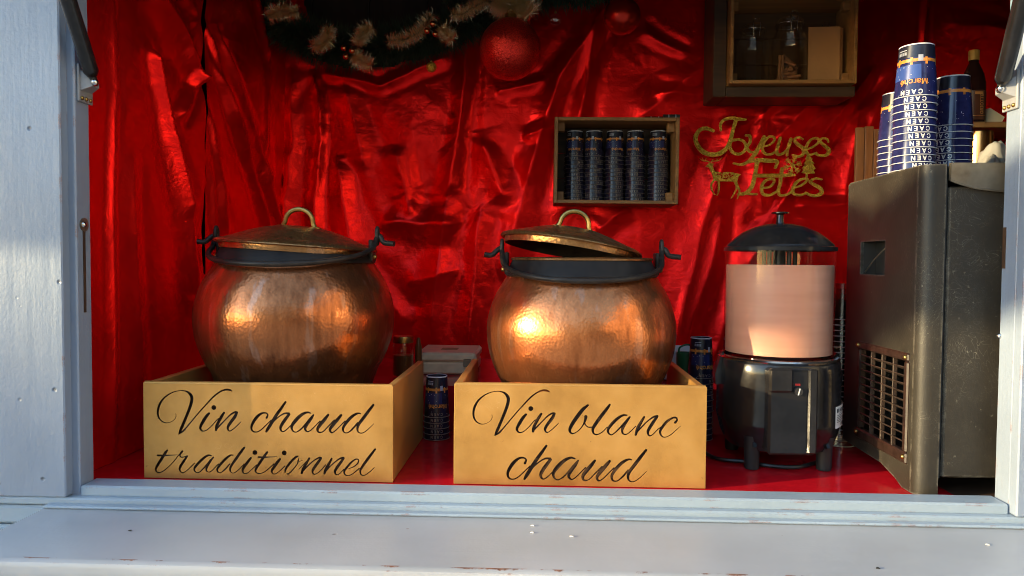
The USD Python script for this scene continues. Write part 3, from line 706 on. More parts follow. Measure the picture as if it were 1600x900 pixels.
CHAUD = [[(244, 285, 24), (255, 255, 16), (235, 236, 16), (190, 240, 22), (140, 280, 32), (100, 340, 30), (85, 385, 24), (95, 420, 18), (130, 435, 12), (180, 415, 12), (240, 360, 12), (290, 310, 12)],
         [(440, 122, 22), (400, 180, 30), (350, 250, 34), (300, 330, 36), (260, 395, 34), (240, 430, 22)],
         [(250, 410, 10), (310, 330, 16), (370, 275, 14), (430, 240, 18), (475, 240, 24)],
         [(478, 250, 28), (440, 300, 34), (400, 360, 34), (388, 400, 26), (410, 430, 14), (450, 410, 12), (500, 360, 12), (540, 320, 14)],
         [(702, 237, 14), (660, 230, 22), (600, 260, 34), (540, 320, 38), (505, 375, 30), (515, 420, 18), (550, 435, 12), (600, 405, 16), (650, 350, 18), (690, 300, 20)],
         [(732, 256, 18), (705, 295, 34), (665, 350, 36), (645, 400, 26), (670, 430, 14), (710, 410, 12), (770, 350, 12), (800, 320, 14)],
         [(885, 255, 24), (850, 300, 36), (800, 360, 38), (775, 400, 30), (785, 435, 18), (830, 430, 12), (890, 370, 14), (950, 310, 16)],
         [(1020, 258, 26), (985, 300, 36), (935, 360, 36), (905, 405, 28), (920, 440, 16), (960, 420, 12), (1010, 370, 12), (1060, 320, 14)],
         [(1230, 245, 12), (1190, 240, 20), (1130, 275, 32), (1070, 340, 32), (1040, 395, 26), (1050, 435, 16), (1090, 440, 12), (1140, 400, 18), (1192, 340, 20)],
         [(1355, 152, 24), (1310, 210, 32), (1250, 290, 34), (1205, 350, 32), (1190, 395, 26), (1200, 435, 14), (1240, 445, 10), (1290, 415, 10), (1360, 348, 6)]]
CHAUD_CUTS = [((688, 265), (735, 225), 5), ((1212, 272), (1245, 228), 5)]
TRAD1 = [[(250, 150, 26), (220, 190, 34), (170, 270, 36), (120, 350, 32), (108, 395, 24), (130, 425, 16), (180, 420, 12), (250, 370, 12), (330, 290, 12), (400, 200, 12)],
         [(130, 212, 24), (180, 214, 22), (260, 212, 16), (375, 206, 6)],
         [(438, 162, 26), (408, 205, 22), (425, 236, 14), (470, 230, 14), (500, 220, 20)],
         [(500, 222, 22), (460, 280, 32), (420, 340, 32), (405, 390, 24), (430, 425, 14), (470, 420, 12), (530, 370, 12), (590, 310, 14)],
         [(800, 216, 16), (760, 212, 24), (700, 250, 32), (630, 320, 34), (590, 375, 28), (600, 415, 18), (640, 428, 12), (690, 390, 16), (750, 320, 18), (790, 270, 20)],
         [(827, 236, 20), (790, 280, 30), (750, 345, 32), (738, 390, 24), (755, 420, 14), (800, 410, 12), (860, 350, 12), (890, 320, 14)],
         [(1080, 212, 14), (1040, 212, 22), (980, 255, 32), (910, 330, 32), (875, 385, 26), (885, 420, 18), (920, 428, 12), (970, 390, 18), (1030, 322, 20)],
         [(1210, 118, 28), (1170, 170, 34), (1110, 255, 36), (1055, 335, 32), (1035, 385, 26), (1050, 425, 14), (1090, 430, 12), (1150, 385, 12), (1210, 320, 14)],
         [(1295, 245, 28), (1260, 290, 36), (1215, 350, 36), (1192, 395, 28), (1205, 435, 16), (1250, 435, 12), (1310, 385, 12), (1370, 330, 14)]]
TRAD2 = [[(140, 172, 28), (105, 220, 34), (50, 300, 36), (5, 370, 30), (-6, 405, 24), (10, 432, 16), (60, 438, 12), (120, 410, 12), (190, 350, 12), (220, 320, 14)],
         [(30, 234, 24), (100, 236, 22), (180, 232, 14), (265, 228, 6)],
         [(300, 258, 28), (265, 300, 38), (220, 365, 38), (197, 405, 28), (210, 440, 16), (250, 440, 12), (310, 395, 12), (360, 345, 14)],
         [(525, 222, 18), (490, 240, 28), (430, 300, 32), (378, 370, 28), (364, 405, 22), (364, 428, 14)],
         [(384, 444, 14), (410, 440, 16), (470, 380, 14), (515, 320, 14), (527, 285, 16), (532, 248, 12)],
         [(520, 283, 14), (550, 285, 13), (585, 275, 6)],
         [(535, 385, 8), (600, 320, 10), (650, 262, 10)],
         [(665, 250, 26), (630, 310, 34), (590, 380, 36), (572, 435, 28)],
         [(580, 420, 12), (640, 350, 18), (720, 280, 16), (780, 245, 22), (812, 245, 28)],
         [(812, 250, 30), (775, 300, 36), (725, 370, 36), (706, 410, 28), (720, 448, 16), (760, 440, 12), (820, 390, 12), (870, 330, 14)],
         [(945, 255, 26), (910, 320, 34), (870, 390, 36), (855, 440, 28)],
         [(862, 425, 12), (920, 355, 18), (1000, 285, 16), (1060, 248, 22), (1095, 245, 28)],
         [(1093, 252, 32), (1055, 305, 36), (1005, 375, 36), (987, 415, 28), (1000, 452, 16), (1040, 445, 12), (1100, 385, 14)],
         [(1160, 378, 10), (1220, 355, 14), (1270, 312, 18), (1282, 270, 15), (1245, 262, 18), (1190, 300, 24), (1130, 370, 28), (1103, 415, 24), (1115, 455, 16), (1160, 465, 12), (1220, 435, 12), (1290, 375, 14)],
         [(1490, 135, 24), (1440, 200, 32), (1380, 280, 36), (1325, 360, 32), (1303, 405, 26), (1315, 455, 16), (1360, 460, 12), (1420, 420, 12), (1480, 365, 8)]]
BLANC = [[(370, 140, 28), (310, 190, 44), (240, 280, 48), (180, 370, 44), (155, 430, 36), (165, 465, 22), (200, 475, 14), (260, 440, 14), (310, 380, 16), (338, 320, 30), (345, 275, 40)],
         [(330, 330, 20), (340, 370, 16), (375, 400, 14), (420, 400, 16)],
         [(630, 135, 28), (590, 190, 40), (520, 280, 44), (450, 380, 42), (428, 430, 32), (440, 475, 20), (480, 488, 14), (540, 460, 14), (600, 400, 14)],
         [(836, 259, 16), (790, 258, 26), (720, 300, 38), (650, 370, 40), (610, 430, 32), (620, 475, 20), (655, 490, 14), (700, 460, 18), (770, 390, 22), (820, 330, 22)],
         [(870, 280, 24), (835, 325, 36), (795, 390, 38), (778, 440, 30), (790, 478, 18), (830, 485, 14), (880, 450, 14), (940, 390, 14)],
         [(1040, 280, 26), (1005, 340, 38), (965, 410, 42), (940, 490, 30)],
         [(945, 475, 14), (1000, 410, 20), (1080, 330, 18), (1150, 280, 24), (1195, 270, 32)],
         [(1195, 275, 34), (1150, 340, 42), (1105, 410, 40), (1085, 455, 32), (1100, 500, 18), (1140, 490, 14), (1200, 430, 14), (1240, 400, 14)],
         [(1410, 345, 30), (1432, 318, 24), (1422, 290, 22), (1380, 290, 24), (1310, 335, 34), (1250, 410, 36), (1230, 460, 28), (1250, 505, 18), (1290, 520, 12), (1350, 495, 12), (1410, 445, 12), (1475, 385, 6)]]
BLANC_CUTS = [((822, 295), (872, 245), 5)]
def px_shape(g, ox, oy, k):
    return affinity.translate(affinity.scale(g, 1 / k, 1 / k, origin=(0, 0)), ox, oy)
vin = words(V_STROKES, V_DOTS)
text_left = unary_union([px_shape(vin, 230, 595, 10), px_shape(words(CHAUD, [], CHAUD_CUTS), 380, 610, 1600 / 240),
                         px_shape(words(TRAD1, [(1346, 177, 31)], [((788, 255), (838, 205), 5), ((1062, 240), (1098, 195), 5)]), 230, 685, 8), px_shape(words(TRAD2, [(352, 182, 31)]), 400, 685, 8)])
chaud2 = map_shape(words(CHAUD, [], CHAUD_CUTS), lambda x, y: (1.09 * x - 8, 1.08 * y - 62 + .012 * x))
text_right = unary_union([px_shape(map_shape(vin, lambda x, y: (x * 1.025 + 28, y * 1.02 - 42)), 720, 600, 10), px_shape(words(BLANC, [], BLANC_CUTS), 870, 615, 1600 / 210), px_shape(chaud2, 780, 685, 6.4)])
BF = 1.243                      # plane of the box fronts
def gold_box(label, pxl, pxr, pyl, text, depth):
    a, b = at(pxl, pyl, BF), at(pxr, pyl + (pxr - pxl) * .0075 + 2, BF)
    x0, x1, zt = a[0], b[0], (a[2] + b[2]) / 2
    t = Thing('gold_box', label, 'sign box', ((x0 + x1) / 2, BF, C + .001), 'gold stencilled boxes around the cauldrons')
    letters = map_shape(text, lambda x, y: (lambda p: (p[0], p[2]))(at(x, y, BF)))
    letters = letters.simplify(.00008)
    panel = to_manifold(bx(x0, x1, BF, BF + .001, C + .001, zt, .0004))
    hole = manifold3d.Manifold()
    for p in polys(letters):
        hole += to_manifold(extrude_xz(p, BF - .01, BF + .02))
    t.part('front_panel', panel - hole, M['gold'], smooth=30)
    t.part('top_edge', tube([(x0 + .002, BF + .0035, zt - .0015), (x1 - .002, BF + .0035, zt - .0015)], .0038, 10, 0), M['gold'])
    for x in (x0, x1 - .013):
        t.part('side_panel', bx(x, x + .013, BF + .0012, BF + depth, C + .001, zt - .001, .0015), M['gold'])
    t.part('shade_backing', bx(x0 + .0135, x1 - .0135, BF + .009, BF + .013, C + .0045, zt - .014, .001), M['crate_dark'])  # dark sheet added behind the cut-outs, standing in for shade inside the box
    t.part('inner_floor', bx(x0 + .0135, x1 - .0135, BF + .005, BF + depth, C + .001, C + .004, 0), M['crate_dark'])
    return x0, x1, zt
gold_box('gold metal box with the cut-out words Vin chaud traditionnel on its front', 223.5, 614, 597.5, text_left, .325)
gold_box('gold metal box with the cut-out words Vin blanc chaud on its front', 709.5, 1105, 599.5, text_right, .325)

# ------------------------------------------------------------------ copper cauldrons
YC = BF + .212
def cauldron(label, cx_px, dz, sc, front_tilt, cop):
    cx = at(cx_px, 430, YC)[0]
    zz = lambda py: at(908, py, YC)[2] + dz
    # half widths of the silhouette, in photo pixels, by height
    sil = [(431, 117), (436, 120), (447, 127), (458, 133.5), (470, 139), (482, 143), (493, 146), (505, 148), (516, 148.5), (528, 148), (540, 146.5), (552, 144), (563, 140.5), (575, 136), (587, 130.5), (600, 123.5)]
    k = YC / FPX * .985
    prof = [(r * k * sc, zz(y)) for y, r in sil][::-1]
    zb = C + .004 + dz * .9
    r0, z0 = prof[0]
    hb = z0 - zb
    low = [(.02, zb), (r0 * .50, zb + .001), (r0 * .60, zb + hb * .10), (r0 * .74, zb + hb * .30), (r0 * .855, zb + hb * .55), (r0 * .94, zb + hb * .80)]
    prof = smoothpath([(a, b, 0) for a, b in low + prof], 4)[:, :2]
    t = Thing('copper_cauldron', label, 'cauldron', (cx, YC, zb), 'copper cauldrons in the gold boxes')
    c = (cx, YC, 0)
    t.part('body', lathe(prof, c, 96), cop, smooth=True)
    zb1, zb0 = zz(404.5), zz(431)
    r1, r0b = 107 * k * sc, 117.5 * k * sc
    t.part('neck_band', lathe([(r0b, zb0 - .001), (r0b + .0025, zb0), (r0b + .0022, zb0 + .003), (r1 + .002, zb1 - .003), (r1 - .002, zb1 - .001)], c, 96), M['band'], smooth=40)
    t.part('rim', lathe([(r1 - .001, zb1 - .0045), (r1 + .0045, zb1 - .003), (r1 + .0055, zb1), (r1 + .003, zb1 + .0025), (r1 - .003, zb1 + .002), (r1 - .004, zb1 - .06)], c, 96), M['copper_lid'], smooth=50)
    iw = lathe([(r1 - .005, zb1), (r1 - .002, zb1 - .03), (r1, zb1 - .10), (.01, zb1 - .1)], c, 48); iw.invert()
    t.part('inside_wall', iw, M['iron'], smooth=True)
    # ears with rings, and the bail lying down across the front of the neck
    re = r0b + .006
    zear = zz(398)
    for s in (-1, 1):
        e = t.part('handle_ear', [bx(cx + s * (re - .006) - .004, cx + s * (re - .006) + .004, YC - .018, YC + .018, zb0 + .002, zear + .004, .002)], M['iron'])
        ring = [(cx + s * (re + .004), YC + .013 * math.sin(a_) * .5, zear + .012 + .016 * math.cos(a_)) for a_ in np.linspace(0, 2 * math.pi, 17)]
        t.part('ear_ring', tube(ring, .0038, 8, 2, False), M['iron'], parent=e)
        t.part('rivet', ball((cx + s * (re + .0005), YC - .010, zb0 + .012), .005, 2), M['brass'], parent=e)
    R = re + .004
    pts = []
    for f in np.linspace(0, 1, 25):
        ph = math.pi + f * math.pi
        drop = math.sin(f * math.pi)
        z = zear + .006 - (zear + .006 - zb0 + front_tilt) * min(1, drop ** .55)
        RR = R + .006 * drop - .002
        pts.append((cx + RR * math.cos(ph), YC + RR * math.sin(ph), z))
    hookl = [(cx - R - .034, YC - .012, zear - .001), (cx - R - .020, YC - .008, zear - .002), (cx - R - .010, YC - .004, zear + .007), (cx - R - .001, YC - .002, zear + .011)]
    hookr = [(cx + R + .001, YC - .002, zear + .011), (cx + R + .008, YC - .004, zear + .009), (cx + R + .014, YC - .006, zear - .001), (cx + R + .036, YC - .012, zear - .004)]
    t.part('bail_handle', tube(hookl + pts[1:-1] + hookr, .0052, 10, 3), M['iron'])
    return cx, zb1, r1, k, c
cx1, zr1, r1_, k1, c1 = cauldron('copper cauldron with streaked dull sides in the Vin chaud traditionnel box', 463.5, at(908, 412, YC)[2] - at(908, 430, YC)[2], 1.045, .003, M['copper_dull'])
cx2, zr2, r2_, k2, c2 = cauldron('bright hammered copper cauldron with a sunlit side in the Vin blanc chaud box', 908, 0.0, 1.0, .006, M['copper'])

def cauldron_lid(label, cx, zc_, R, tilt, dome, nod):
    t = Thing('cauldron_lid', label, 'lid', (cx, YC, zc_), 'domed copper lids on the cauldrons')
    base = np.array([cx, YC, zc_])
    def T(m):
        return rotated(rotated(m, tilt, [0, 1, 0], base), nod, [1, 0, 0], base)
    prof = [(R - .006, -.002), (R - .001, -.0035), (R + .0015, -.001), (R, .003), (R * .93, .0075), (R * .88, .0085), (R * .80, .013), (R * .6, dome * .62), (R * .42, dome * .83), (R * .22, dome * .96), (.001, dome)]
    t.part('dome', T(lathe(prof, base, 80)), M['copper_lid'], smooth=50)
    t.part('skirt', T(lathe([(R - .010, -.013), (R - .0085, -.013), (R - .0075, -.002)], base, 80)), M['copper_lid'], smooth=True)
    under = lathe([(R - .0105, -.0125), (R * .8, .006), (R * .4, dome * .7), (.001, dome * .9)], base, 64); under.invert()
    t.part('underside', T(under), M['iron'], smooth=True)
    hw = .029
    arch = [(cx - hw - .004, YC, zc_ + dome * .93)] + [(cx - hw * math.cos(a_), YC, zc_ + dome * .97 + .034 * math.sin(a_) ** .8) for a_ in np.linspace(.12, math.pi - .12, 13)] + [(cx + hw + .004, YC, zc_ + dome * .93)]
    h = t.part('lid_handle', T(tube(arch, .0048, 10, 3)), M['brass'])
    for s in (-1, 1):
        t.part('handle_foot', T(lathe([(.013, 0), (.013, .002), (.008, .0035), (.001, .004)], (cx + s * (hw + .004), YC, zc_ + dome * .90), 16)), M['brass'], parent=h)
    return t
# first lid nearly level, second one propped up on the left
p = at(465, 383, YC)
cauldron_lid('domed brown copper lid resting almost level on the left cauldron', cx1 + .002, p[2] - .001, .156, math.radians(3.6), .040, math.radians(-.6))
p = at(892, 389, YC)
cauldron_lid('domed brown copper lid tilted open on the right cauldron', p[0], p[2] + .006, .139, math.radians(8.8), .036, math.radians(-4.5))

# ------------------------------------------------------------------ hot chocolate dispenser
DY = 1.445
dx = at(1214.5, 560, DY)[0]
DF = DY - .1045
t = Thing('chocolate_dispenser', 'black hot chocolate dispenser with a clear bowl of milky brown drink', 'drink dispenser', (dx, DY, C + .001))
zf = lambda py: at(1217, py, DF)[2]
z_ring, z_lid, z_lvl = zf(565), zf(384), zf(414)
c = (dx, DY, 0)
RB = .1010
t.part('bowl', lathe([(RB, z_ring - .004), (RB + .0015, z_ring + .004), (RB + .001, z_ring + .012), (RB, z_ring + .016), (RB, z_lid)], c, 96), M['acrylic'], smooth=True)
dr = lathe([(.001, z_ring + .0065), (RB - .003, z_ring + .0065), (RB - .0025, z_lvl - .002), (RB - .004, z_lvl), (.001, z_lvl)], c, 96)
t.part('drink', dr, M['drink'], smooth=50)
sp = t.part('stirring_spindle', tube([(dx, DY, z_lvl - .02), (dx, DY, z_lid + .006)], [.013, .010], 16, 0), M['black_satin'])
for k_ in range(5):
    a_ = 2 * math.pi * k_ / 5
    t.part('baffle', tube([(dx + .03 * math.cos(a_), DY + .03 * math.sin(a_), z_lvl - .01), (dx + .03 * math.cos(a_), DY + .03 * math.sin(a_), z_lid + .004)], .004, 8, 0), M['black_satin'], parent=sp)
zt_dome = at(1217, 349, DY)[2]
lid = t.part('lid', lathe([(RB - .002, z_lid - .008), (RB + .0025, z_lid - .008), (RB + .003, z_lid - .001), (RB - .002, z_lid + .001), (RB * .96, z_lid + .005), (RB * .84, z_lid + (zt_dome - z_lid) * .36), (RB * .68, z_lid + (zt_dome - z_lid) * .62), (RB * .48, z_lid + (zt_dome - z_lid) * .83), (RB * .25, z_lid + (zt_dome - z_lid) * .96), (.001, zt_dome)], c, 96), M['black_plastic'], smooth=40)
zk = at(1215, 332, DY)[2]
t.part('lid_knob', lathe([(.009, zt_dome - .002), (.007, zt_dome + .002), (.006, zk - .005), (.009, zk - .0035), (.0165, zk - .002), (.0165, zk), (.012, zk + .001), (.001, zk + .0015)], c, 32), M['black_plastic'], parent=lid, smooth=40)
t.part('chrome_ring', lathe([(RB - .002, z_ring - .006), (RB + .010, z_ring - .006), (RB + .0115, z_ring - .003), (RB + .009, z_ring), (RB + .002, z_ring + .001)], c, 96), M['chrome'], smooth=40)
zbt = z_ring - .006
zbb = zf(712)
def rsec(y0, y1, half, r, z):
    """rounded rectangle outline in plan"""
    return None
# base: rounded square plan that tapers in at the foot
def ring(hw, hd, n, z, power=3.2):
    a = np.linspace(0, 2 * math.pi, n, endpoint=False)
    ca, sa = np.cos(a), np.sin(a)
    rr = 1 / (np.abs(ca / hw) ** power + np.abs(sa / hd) ** power) ** (1 / power)
    return np.stack([dx + rr * ca, DY + rr * sa, np.full(n, z)], 1)
def loft(rings):
    n = len(rings[0]); k = len(rings)
    v = np.vstack(rings)
    i, j = np.meshgrid(np.arange(k - 1), np.arange(n), indexing='ij')
    q = np.stack([i * n + j, i * n + (j + 1) % n, (i + 1) * n + (j + 1) % n, (i + 1) * n + j], -1).reshape(-1, 4)
    f = np.vstack([q[:, [0, 1, 2]], q[:, [0, 2, 3]]])
    v = np.vstack([v, rings[0].mean(0), rings[-1].mean(0)])
    a = np.arange(n)
    f = np.vstack([f, np.stack([np.full(n, len(v) - 2), (a + 1) % n, a], 1), np.stack([np.full(n, len(v) - 1), (k - 1) * n + a, (k - 1) * n + (a + 1) % n], 1)])
    return trimesh.Trimesh(v, f, process=False)
body = loft([ring(.070, .070, 72, zbb, 2.6), ring(.094, .096, 72, zbb + .003, 2.6), ring(.102, .103, 72, zbb + .020, 2.6), ring(.1085, .1085, 72, zbb + .047, 2.7), ring(.1095, .110, 72, zbb + .052, 2.7), ring(.1100, .110, 72, zbt - .02, 2.5), ring(.1095, .1085, 72, zbt - .003, 2.4), ring(.1085, .106, 72, zbt, 2.3)])
t.part('base', body, M['black_plastic'], smooth=28)
# protruding control panel on the front
pf = DY - .128
xa, xb_ = at(1202, 600, pf)[0], at(1276, 600, pf)[0]
zp1, zp0 = at(1240, 578, pf)[2], at(1240, 712, pf)[2]
cp = t.part('control_panel', bx(xa, xb_, pf, DY - .08, zp0, zp1, .004), M['black_plastic'])
pa, pb = at(1241, 581, pf)[0], at(1257, 581, pf)[0]
t.part('panel_ridge', bx(xa - .002, at(1238, 600, pf)[0], pf - .009, pf + .003, zp1 - .040, zp1 + .003, .004), M['black_plastic'], parent=cp)
t.part('panel_ridge', bx(at(1262, 600, pf)[0], xb_ + .001, pf - .0065, pf + .003, zp0 + .004, zp1 + .002, .003), M['black_plastic'], parent=cp)
kn = at(1246, 611, pf)
t.part('switch_knob', rotated(trimesh.creation.cylinder(.0068, .010, sections=24), math.pi / 2, [1, 0, 0], (0, 0, 0)).apply_translation((kn[0], pf - .004, kn[2])), M['black_satin'], parent=cp)
t.part('knob_pointer', rotated(bx(kn[0] - .0009, kn[0] + .0009, pf - .0098, pf - .0088, kn[2] - .006, kn[2] + .006, 0), .25, [0, 1, 0], kn), M['white_print'], parent=cp)
M['red_print'] = plain('red_switch_print', (.5, .02, .015), .4)
t.part('switch_label', bx(kn[0] - .0045, kn[0] + .0045, pf - .0006, pf + .001, kn[2] + .0095, kn[2] + .013, 0), M['red_print'], parent=cp)
# maker's plate on the right front shoulder, bent round the base
def outline_at(a, z, out):
    hw, hd, pw = .1100, .110, 2.55
    rr = 1 / (abs(math.cos(a) / hw) ** pw + abs(math.sin(a) / hd) ** pw) ** (1 / pw) + out
    return (dx + rr * math.cos(a), DY + rr * math.sin(a), z)
zl1, zl0 = at(1290, 634, DY - .08)[2], at(1290, 668, DY - .08)[2]
a0l, a1l = math.radians(-50), math.radians(-20)
def bent(x0, x1, z0, z1, out, n=10):
    """a patch of the plate: x from 0 to 1 across it, z from 0 to 1 up it"""
    vs, fs = [], []
    for i in range(n + 1):
        a = a0l + (a1l - a0l) * (x0 + (x1 - x0) * i / n)
        tip = .004 * (x0 + (x1 - x0) * i / n)
        for z in (z0, z1):
            vs.append(outline_at(a, zl0 + (zl1 - zl0) * z + tip, out))
    for i in range(n):
        fs += [[2 * i, 2 * i + 2, 2 * i + 3], [2 * i, 2 * i + 3, 2 * i + 1]]
    return trimesh.Trimesh(vs, fs, process=False)
pl = t.part('rating_plate', bent(0, 1, 0, 1, .0022, 16), M['white_card'], smooth=True)
inkm = [bent(.06, .16, .72, .90, .0027), bent(.2, .95, .655, .668, .0027)]
for r_, (a_, b__) in enumerate([(.06, .5), (.06, .42), (.06, .58), (.06, .46), (.06, .36)]):
    inkm.append(bent(a_, b__, .57 - r_ * .075, .595 - r_ * .075, .0027))
for q_ in range(16):
    w_ = .012 + .012 * ((q_ * 7) % 3)
    inkm.append(bent(.30 + q_ * .038, .30 + q_ * .038 + w_, .10, .24, .0027, 2))
inkm += [bent(.74, .95, .78, .84, .0027), bent(.70, .78, .48, .62, .0027), bent(.82, .96, .40, .62, .0027)]
tm = meshkit.text_mesh('HENDI', 1.0, .01, bold=True)
tv = tm.vertices.copy(); wtxt = tv[:, 0].max() - tv[:, 0].min()
vv = []
for x, y, z_ in tv:
    u = .21 + .44 * (x - tv[:, 0].min()) / wtxt
    vv.append(outline_at(a0l + (a1l - a0l) * u, zl0 + (zl1 - zl0) * (.73 + .15 * y) + .004 * u,   .0027 + z_ * .01))
inkm.append(trimesh.Trimesh(vv, tm.faces, process=False))
t.part('plate_print', inkm, M['ink_dark'], parent=pl, smooth=False)
# clips at the sides of the bowl, feet
for s in (-1, 1):
    xo = dx + s * .108
    t.part('bowl_clip', hullpts([(xo - .006 * s, DY - .012 + q, z) for q in (0, .024) for z in (zbt + .004, zbt - .05)] + [(xo + s * .012, DY - .012 + q, zbt - .052) for q in (0, .024)] + [(xo + s * .001, DY - .012 + q, zbt + .012) for q in (0, .024)] + [(xo + s * .014, DY - .012 + q, zbt - .032) for q in (0, .024)]), M['black_plastic'])
for sx, sy in ((-1, -1), (1, -1), (-1, 1), (1, 1)):
    fx, fy = dx + sx * .066, DY + sy * .072
    t.part('foot', lathe([(.0125, C + .001), (.0135, C + .004), (.0145, zbb + .012), (.018, zbb + .03)], (fx, fy, 0), 20), M['rubber'], smooth=40)
    t.part('foot_rib', hullpts([(fx - .004, fy, zbb + .004), (fx + .004, fy, zbb + .004), (fx - .004, fy, zbb + .04), (fx + .004, fy, zbb + .04), (fx - .003, fy - .022 if sy < 0 else fy + .022, zbb + .012), (fx + .003, fy - .022 if sy < 0 else fy + .022, zbb + .012)]), M['black_plastic'])
cz = C + .006
cpts = [at(1030, 690, 1.62), at(1085, 697, 1.5), at(1120, 706, 1.42), at(1165, 716, 1.40), at(1200, 726, 1.375), at(1240, 730, 1.37), at(1262, 724, 1.385), at(1290, 715, 1.43)]
cpts = [(q[0], (CZ - cz) * q[1] / (CZ - q[2]) if q[2] < cz else q[1], cz) for q in cpts]
single('power_cord', tube([(q[0] * 1.0, q[1], cz) for q in cpts], .0038, 8, 6), M['cable'], 'black power cord lying on the red cloth under the chocolate dispenser', 'power cord')

# ------------------------------------------------------------------ the big scuffed machine on the right
mx0, my0, my1 = .617, 1.222, 1.52
mz1 = Z(.1615)
mx1 = 1.02
t = Thing('drinks_machine', 'large scuffed black drinks machine with a side grille, partly behind the right jamb', 'drinks machine', ((mx0 + mx1) / 2, my0, C))
def on_side(px, py):
    return hit(px, py, (mx0, 0, 0), np.array([1.0, 0, 0]))
g00, g10, g01, g11 = on_side(1341, 690), on_side(1421, 720), on_side(1340, 535), on_side(1419, 548)
gy1, gy0 = (g00[1] + g01[1]) / 2, (g10[1] + g11[1]) / 2
gz0, gz1 = (g00[2] + g10[2]) / 2, (g01[2] + g11[2]) / 2
h0, h1 = on_side(1345, 378), on_side(1382, 430)
hy1, hy0, hz1, hz0 = h0[1], h1[1], h0[2], h1[2]
side = Polygon([(my0 + .022, C + .001), (my0 + .05, C + .001), (my0 + .075, C + .010), (my0 + .13, C + .022), (my1, C + .024), (my1, mz1 - .004), (my1 - .01, mz1), (my0 + .022, mz1)])
side = side.difference(sbox(gy0 + .006, gz0 + .006, gy1 - .006, gz1 - .006).buffer(.004)).difference(sbox(hy0, hz0, hy1, hz1))
t.part('side_panel', extrude_yz(side, mx0, mx0 + .006), M['casing'], smooth=False)
# rounded front corner post
cr = .022
arc = [(mx0 + cr - cr * math.cos(a_), my0 + cr - cr * math.sin(a_)) for a_ in np.linspace(0, math.pi / 2, 10)]
corner = Polygon(arc + [(mx0 + .034, my0), (mx0 + .034, my0 + .012), (mx0 + .014, my0 + cr)])
cm = trimesh.creation.extrude_polygon(corner, mz1 - C - .001, engine='earcut'); cm.apply_translation((0, 0, C + .001))
t.part('corner_post', cm, M['casing'], smooth=40)
t.part('seam', bx(mx0 + .0345, mx0 + .0405, my0 + .008, my0 + .03, C + .03, mz1 - .002, 0), M['rubber'])
fz0 = at(1500, 748, my0)[2]
t.part('front_panel', bx(mx0 + .041, mx1, my0 + .004, my0 + .020, fz0, mz1 - .036, .003), M['casing'])
t.part('back_panel', bx(mx0 + .007, mx1, my1 - .006, my1, C + .03, mz1 - .002, .001), M['casing'])
t.part('top_panel', bx(mx0 + .007, mx1, my0 + .025, my1 - .007, mz1 - .006, mz1 - .0005, .001), M['casing'])
t.part('right_panel', bx(mx1 - .008, mx1 - .001, my0 + .021, my1 - .007, C + .03, mz1 - .007, .001), M['casing'])
t.part('floor_panel', bx(mx0 + .007, mx1 - .009, my0 + .06, my1 - .007, C + .028, C + .034, 0), M['inside_dark'])
# steel drip tray on the top front with a curved lower lip
q = [(mx0 + .039, mz1 + .0015), (mx1, mz1 + .0015), (mx1, mz1 - .044), (mx0 + .16, mz1 - .044), (mx0 + .09, mz1 - .040), (mx0 + .058, mz1 - .033), (mx0 + .039, mz1 - .026)]
t.part('drip_tray', extrude_xz(Polygon(q), my0 - .004, my0 + .0035), M['steel'], smooth=False)
t.part('tray_lip', tube([(mx0 + .039, my0 - .0035, mz1 - .0265), (mx0 + .058, my0 - .0035, mz1 - .0335), (mx0 + .09, my0 - .0035, mz1 - .0405), (mx0 + .16, my0 - .0035, mz1 - .0445), (mx1, my0 - .0035, mz1 - .0445)], .002, 6, 4), M['steel'])
# recessed grip with the wire inside
t.part('grip_recess', [bx(mx0 + .030, mx0 + .034, hy0 - .002, hy1 + .002, hz0 - .002, hz1 + .002, 0), bx(mx0 + .0062, mx0 + .0298, hy0 - .004, hy0 - .0002, hz0, hz1, 0), bx(mx0 + .0062, mx0 + .0298, hy1 + .0002, hy1 + .004, hz0, hz1, 0), bx(mx0 + .0062, mx0 + .0298, hy0, hy1, hz1 + .0002, hz1 + .004, 0), bx(mx0 + .0062, mx0 + .0298, hy0, hy1, hz0 - .004, hz0 - .0002, 0)], M['black_satin'], smooth=False)
wp = [(mx0 + .024 - .016 * f, hy0 + .03 + (hy1 - hy0 - .034) * f, hz1 - .008 - (hz1 - hz0 - .012) * (f ** 1.5 * .9 + .1 * f)) for f in np.linspace(0, 1, 8)]
t.part('grip_edge', tube(wp, .0013, 6, 2), M['steel'])
# grille: frame, upright bars, louvres, condenser behind
gf = []
fwid = .014
for (ya, yb, za, zb_) in ((gy0, gy1, gz1 - fwid, gz1), (gy0, gy1, gz0, gz0 + fwid * 1.4), (gy0, gy0 + fwid, gz0 + fwid * 1.4 + .0002, gz1 - fwid - .0002), (gy1 - fwid, gy1, gz0 + fwid * 1.4 + .0002, gz1 - fwid - .0002)):
    gf.append(bx(mx0 - .004, mx0 + .010, ya, yb, za, zb_, .0025))
gr = t.part('grille_frame', gf, M['brown_screen'])
iy0, iy1, iz0, iz1 = gy0 + fwid, gy1 - fwid, gz0 + fwid * 1.4, gz1 - fwid
for i in range(1, 4):
    y = iy0 + (iy1 - iy0) * i / 4
    t.part('upright_bar', bx(mx0 - .0015, mx0 + .006, y - .0016, y + .0016, iz0, iz1, .0005), M['louvre'], parent=gr)
for i in range(1, 11):
    z = iz0 + (iz1 - iz0) * i / 11
    t.part('louvre', rotated(bx(mx0 - .003, mx0 + .011, iy0, iy1, z - .001, z + .001, .0004), math.radians(28), [0, 1, 0], (mx0 + .004, 0, z)), M['louvre'], parent=gr)
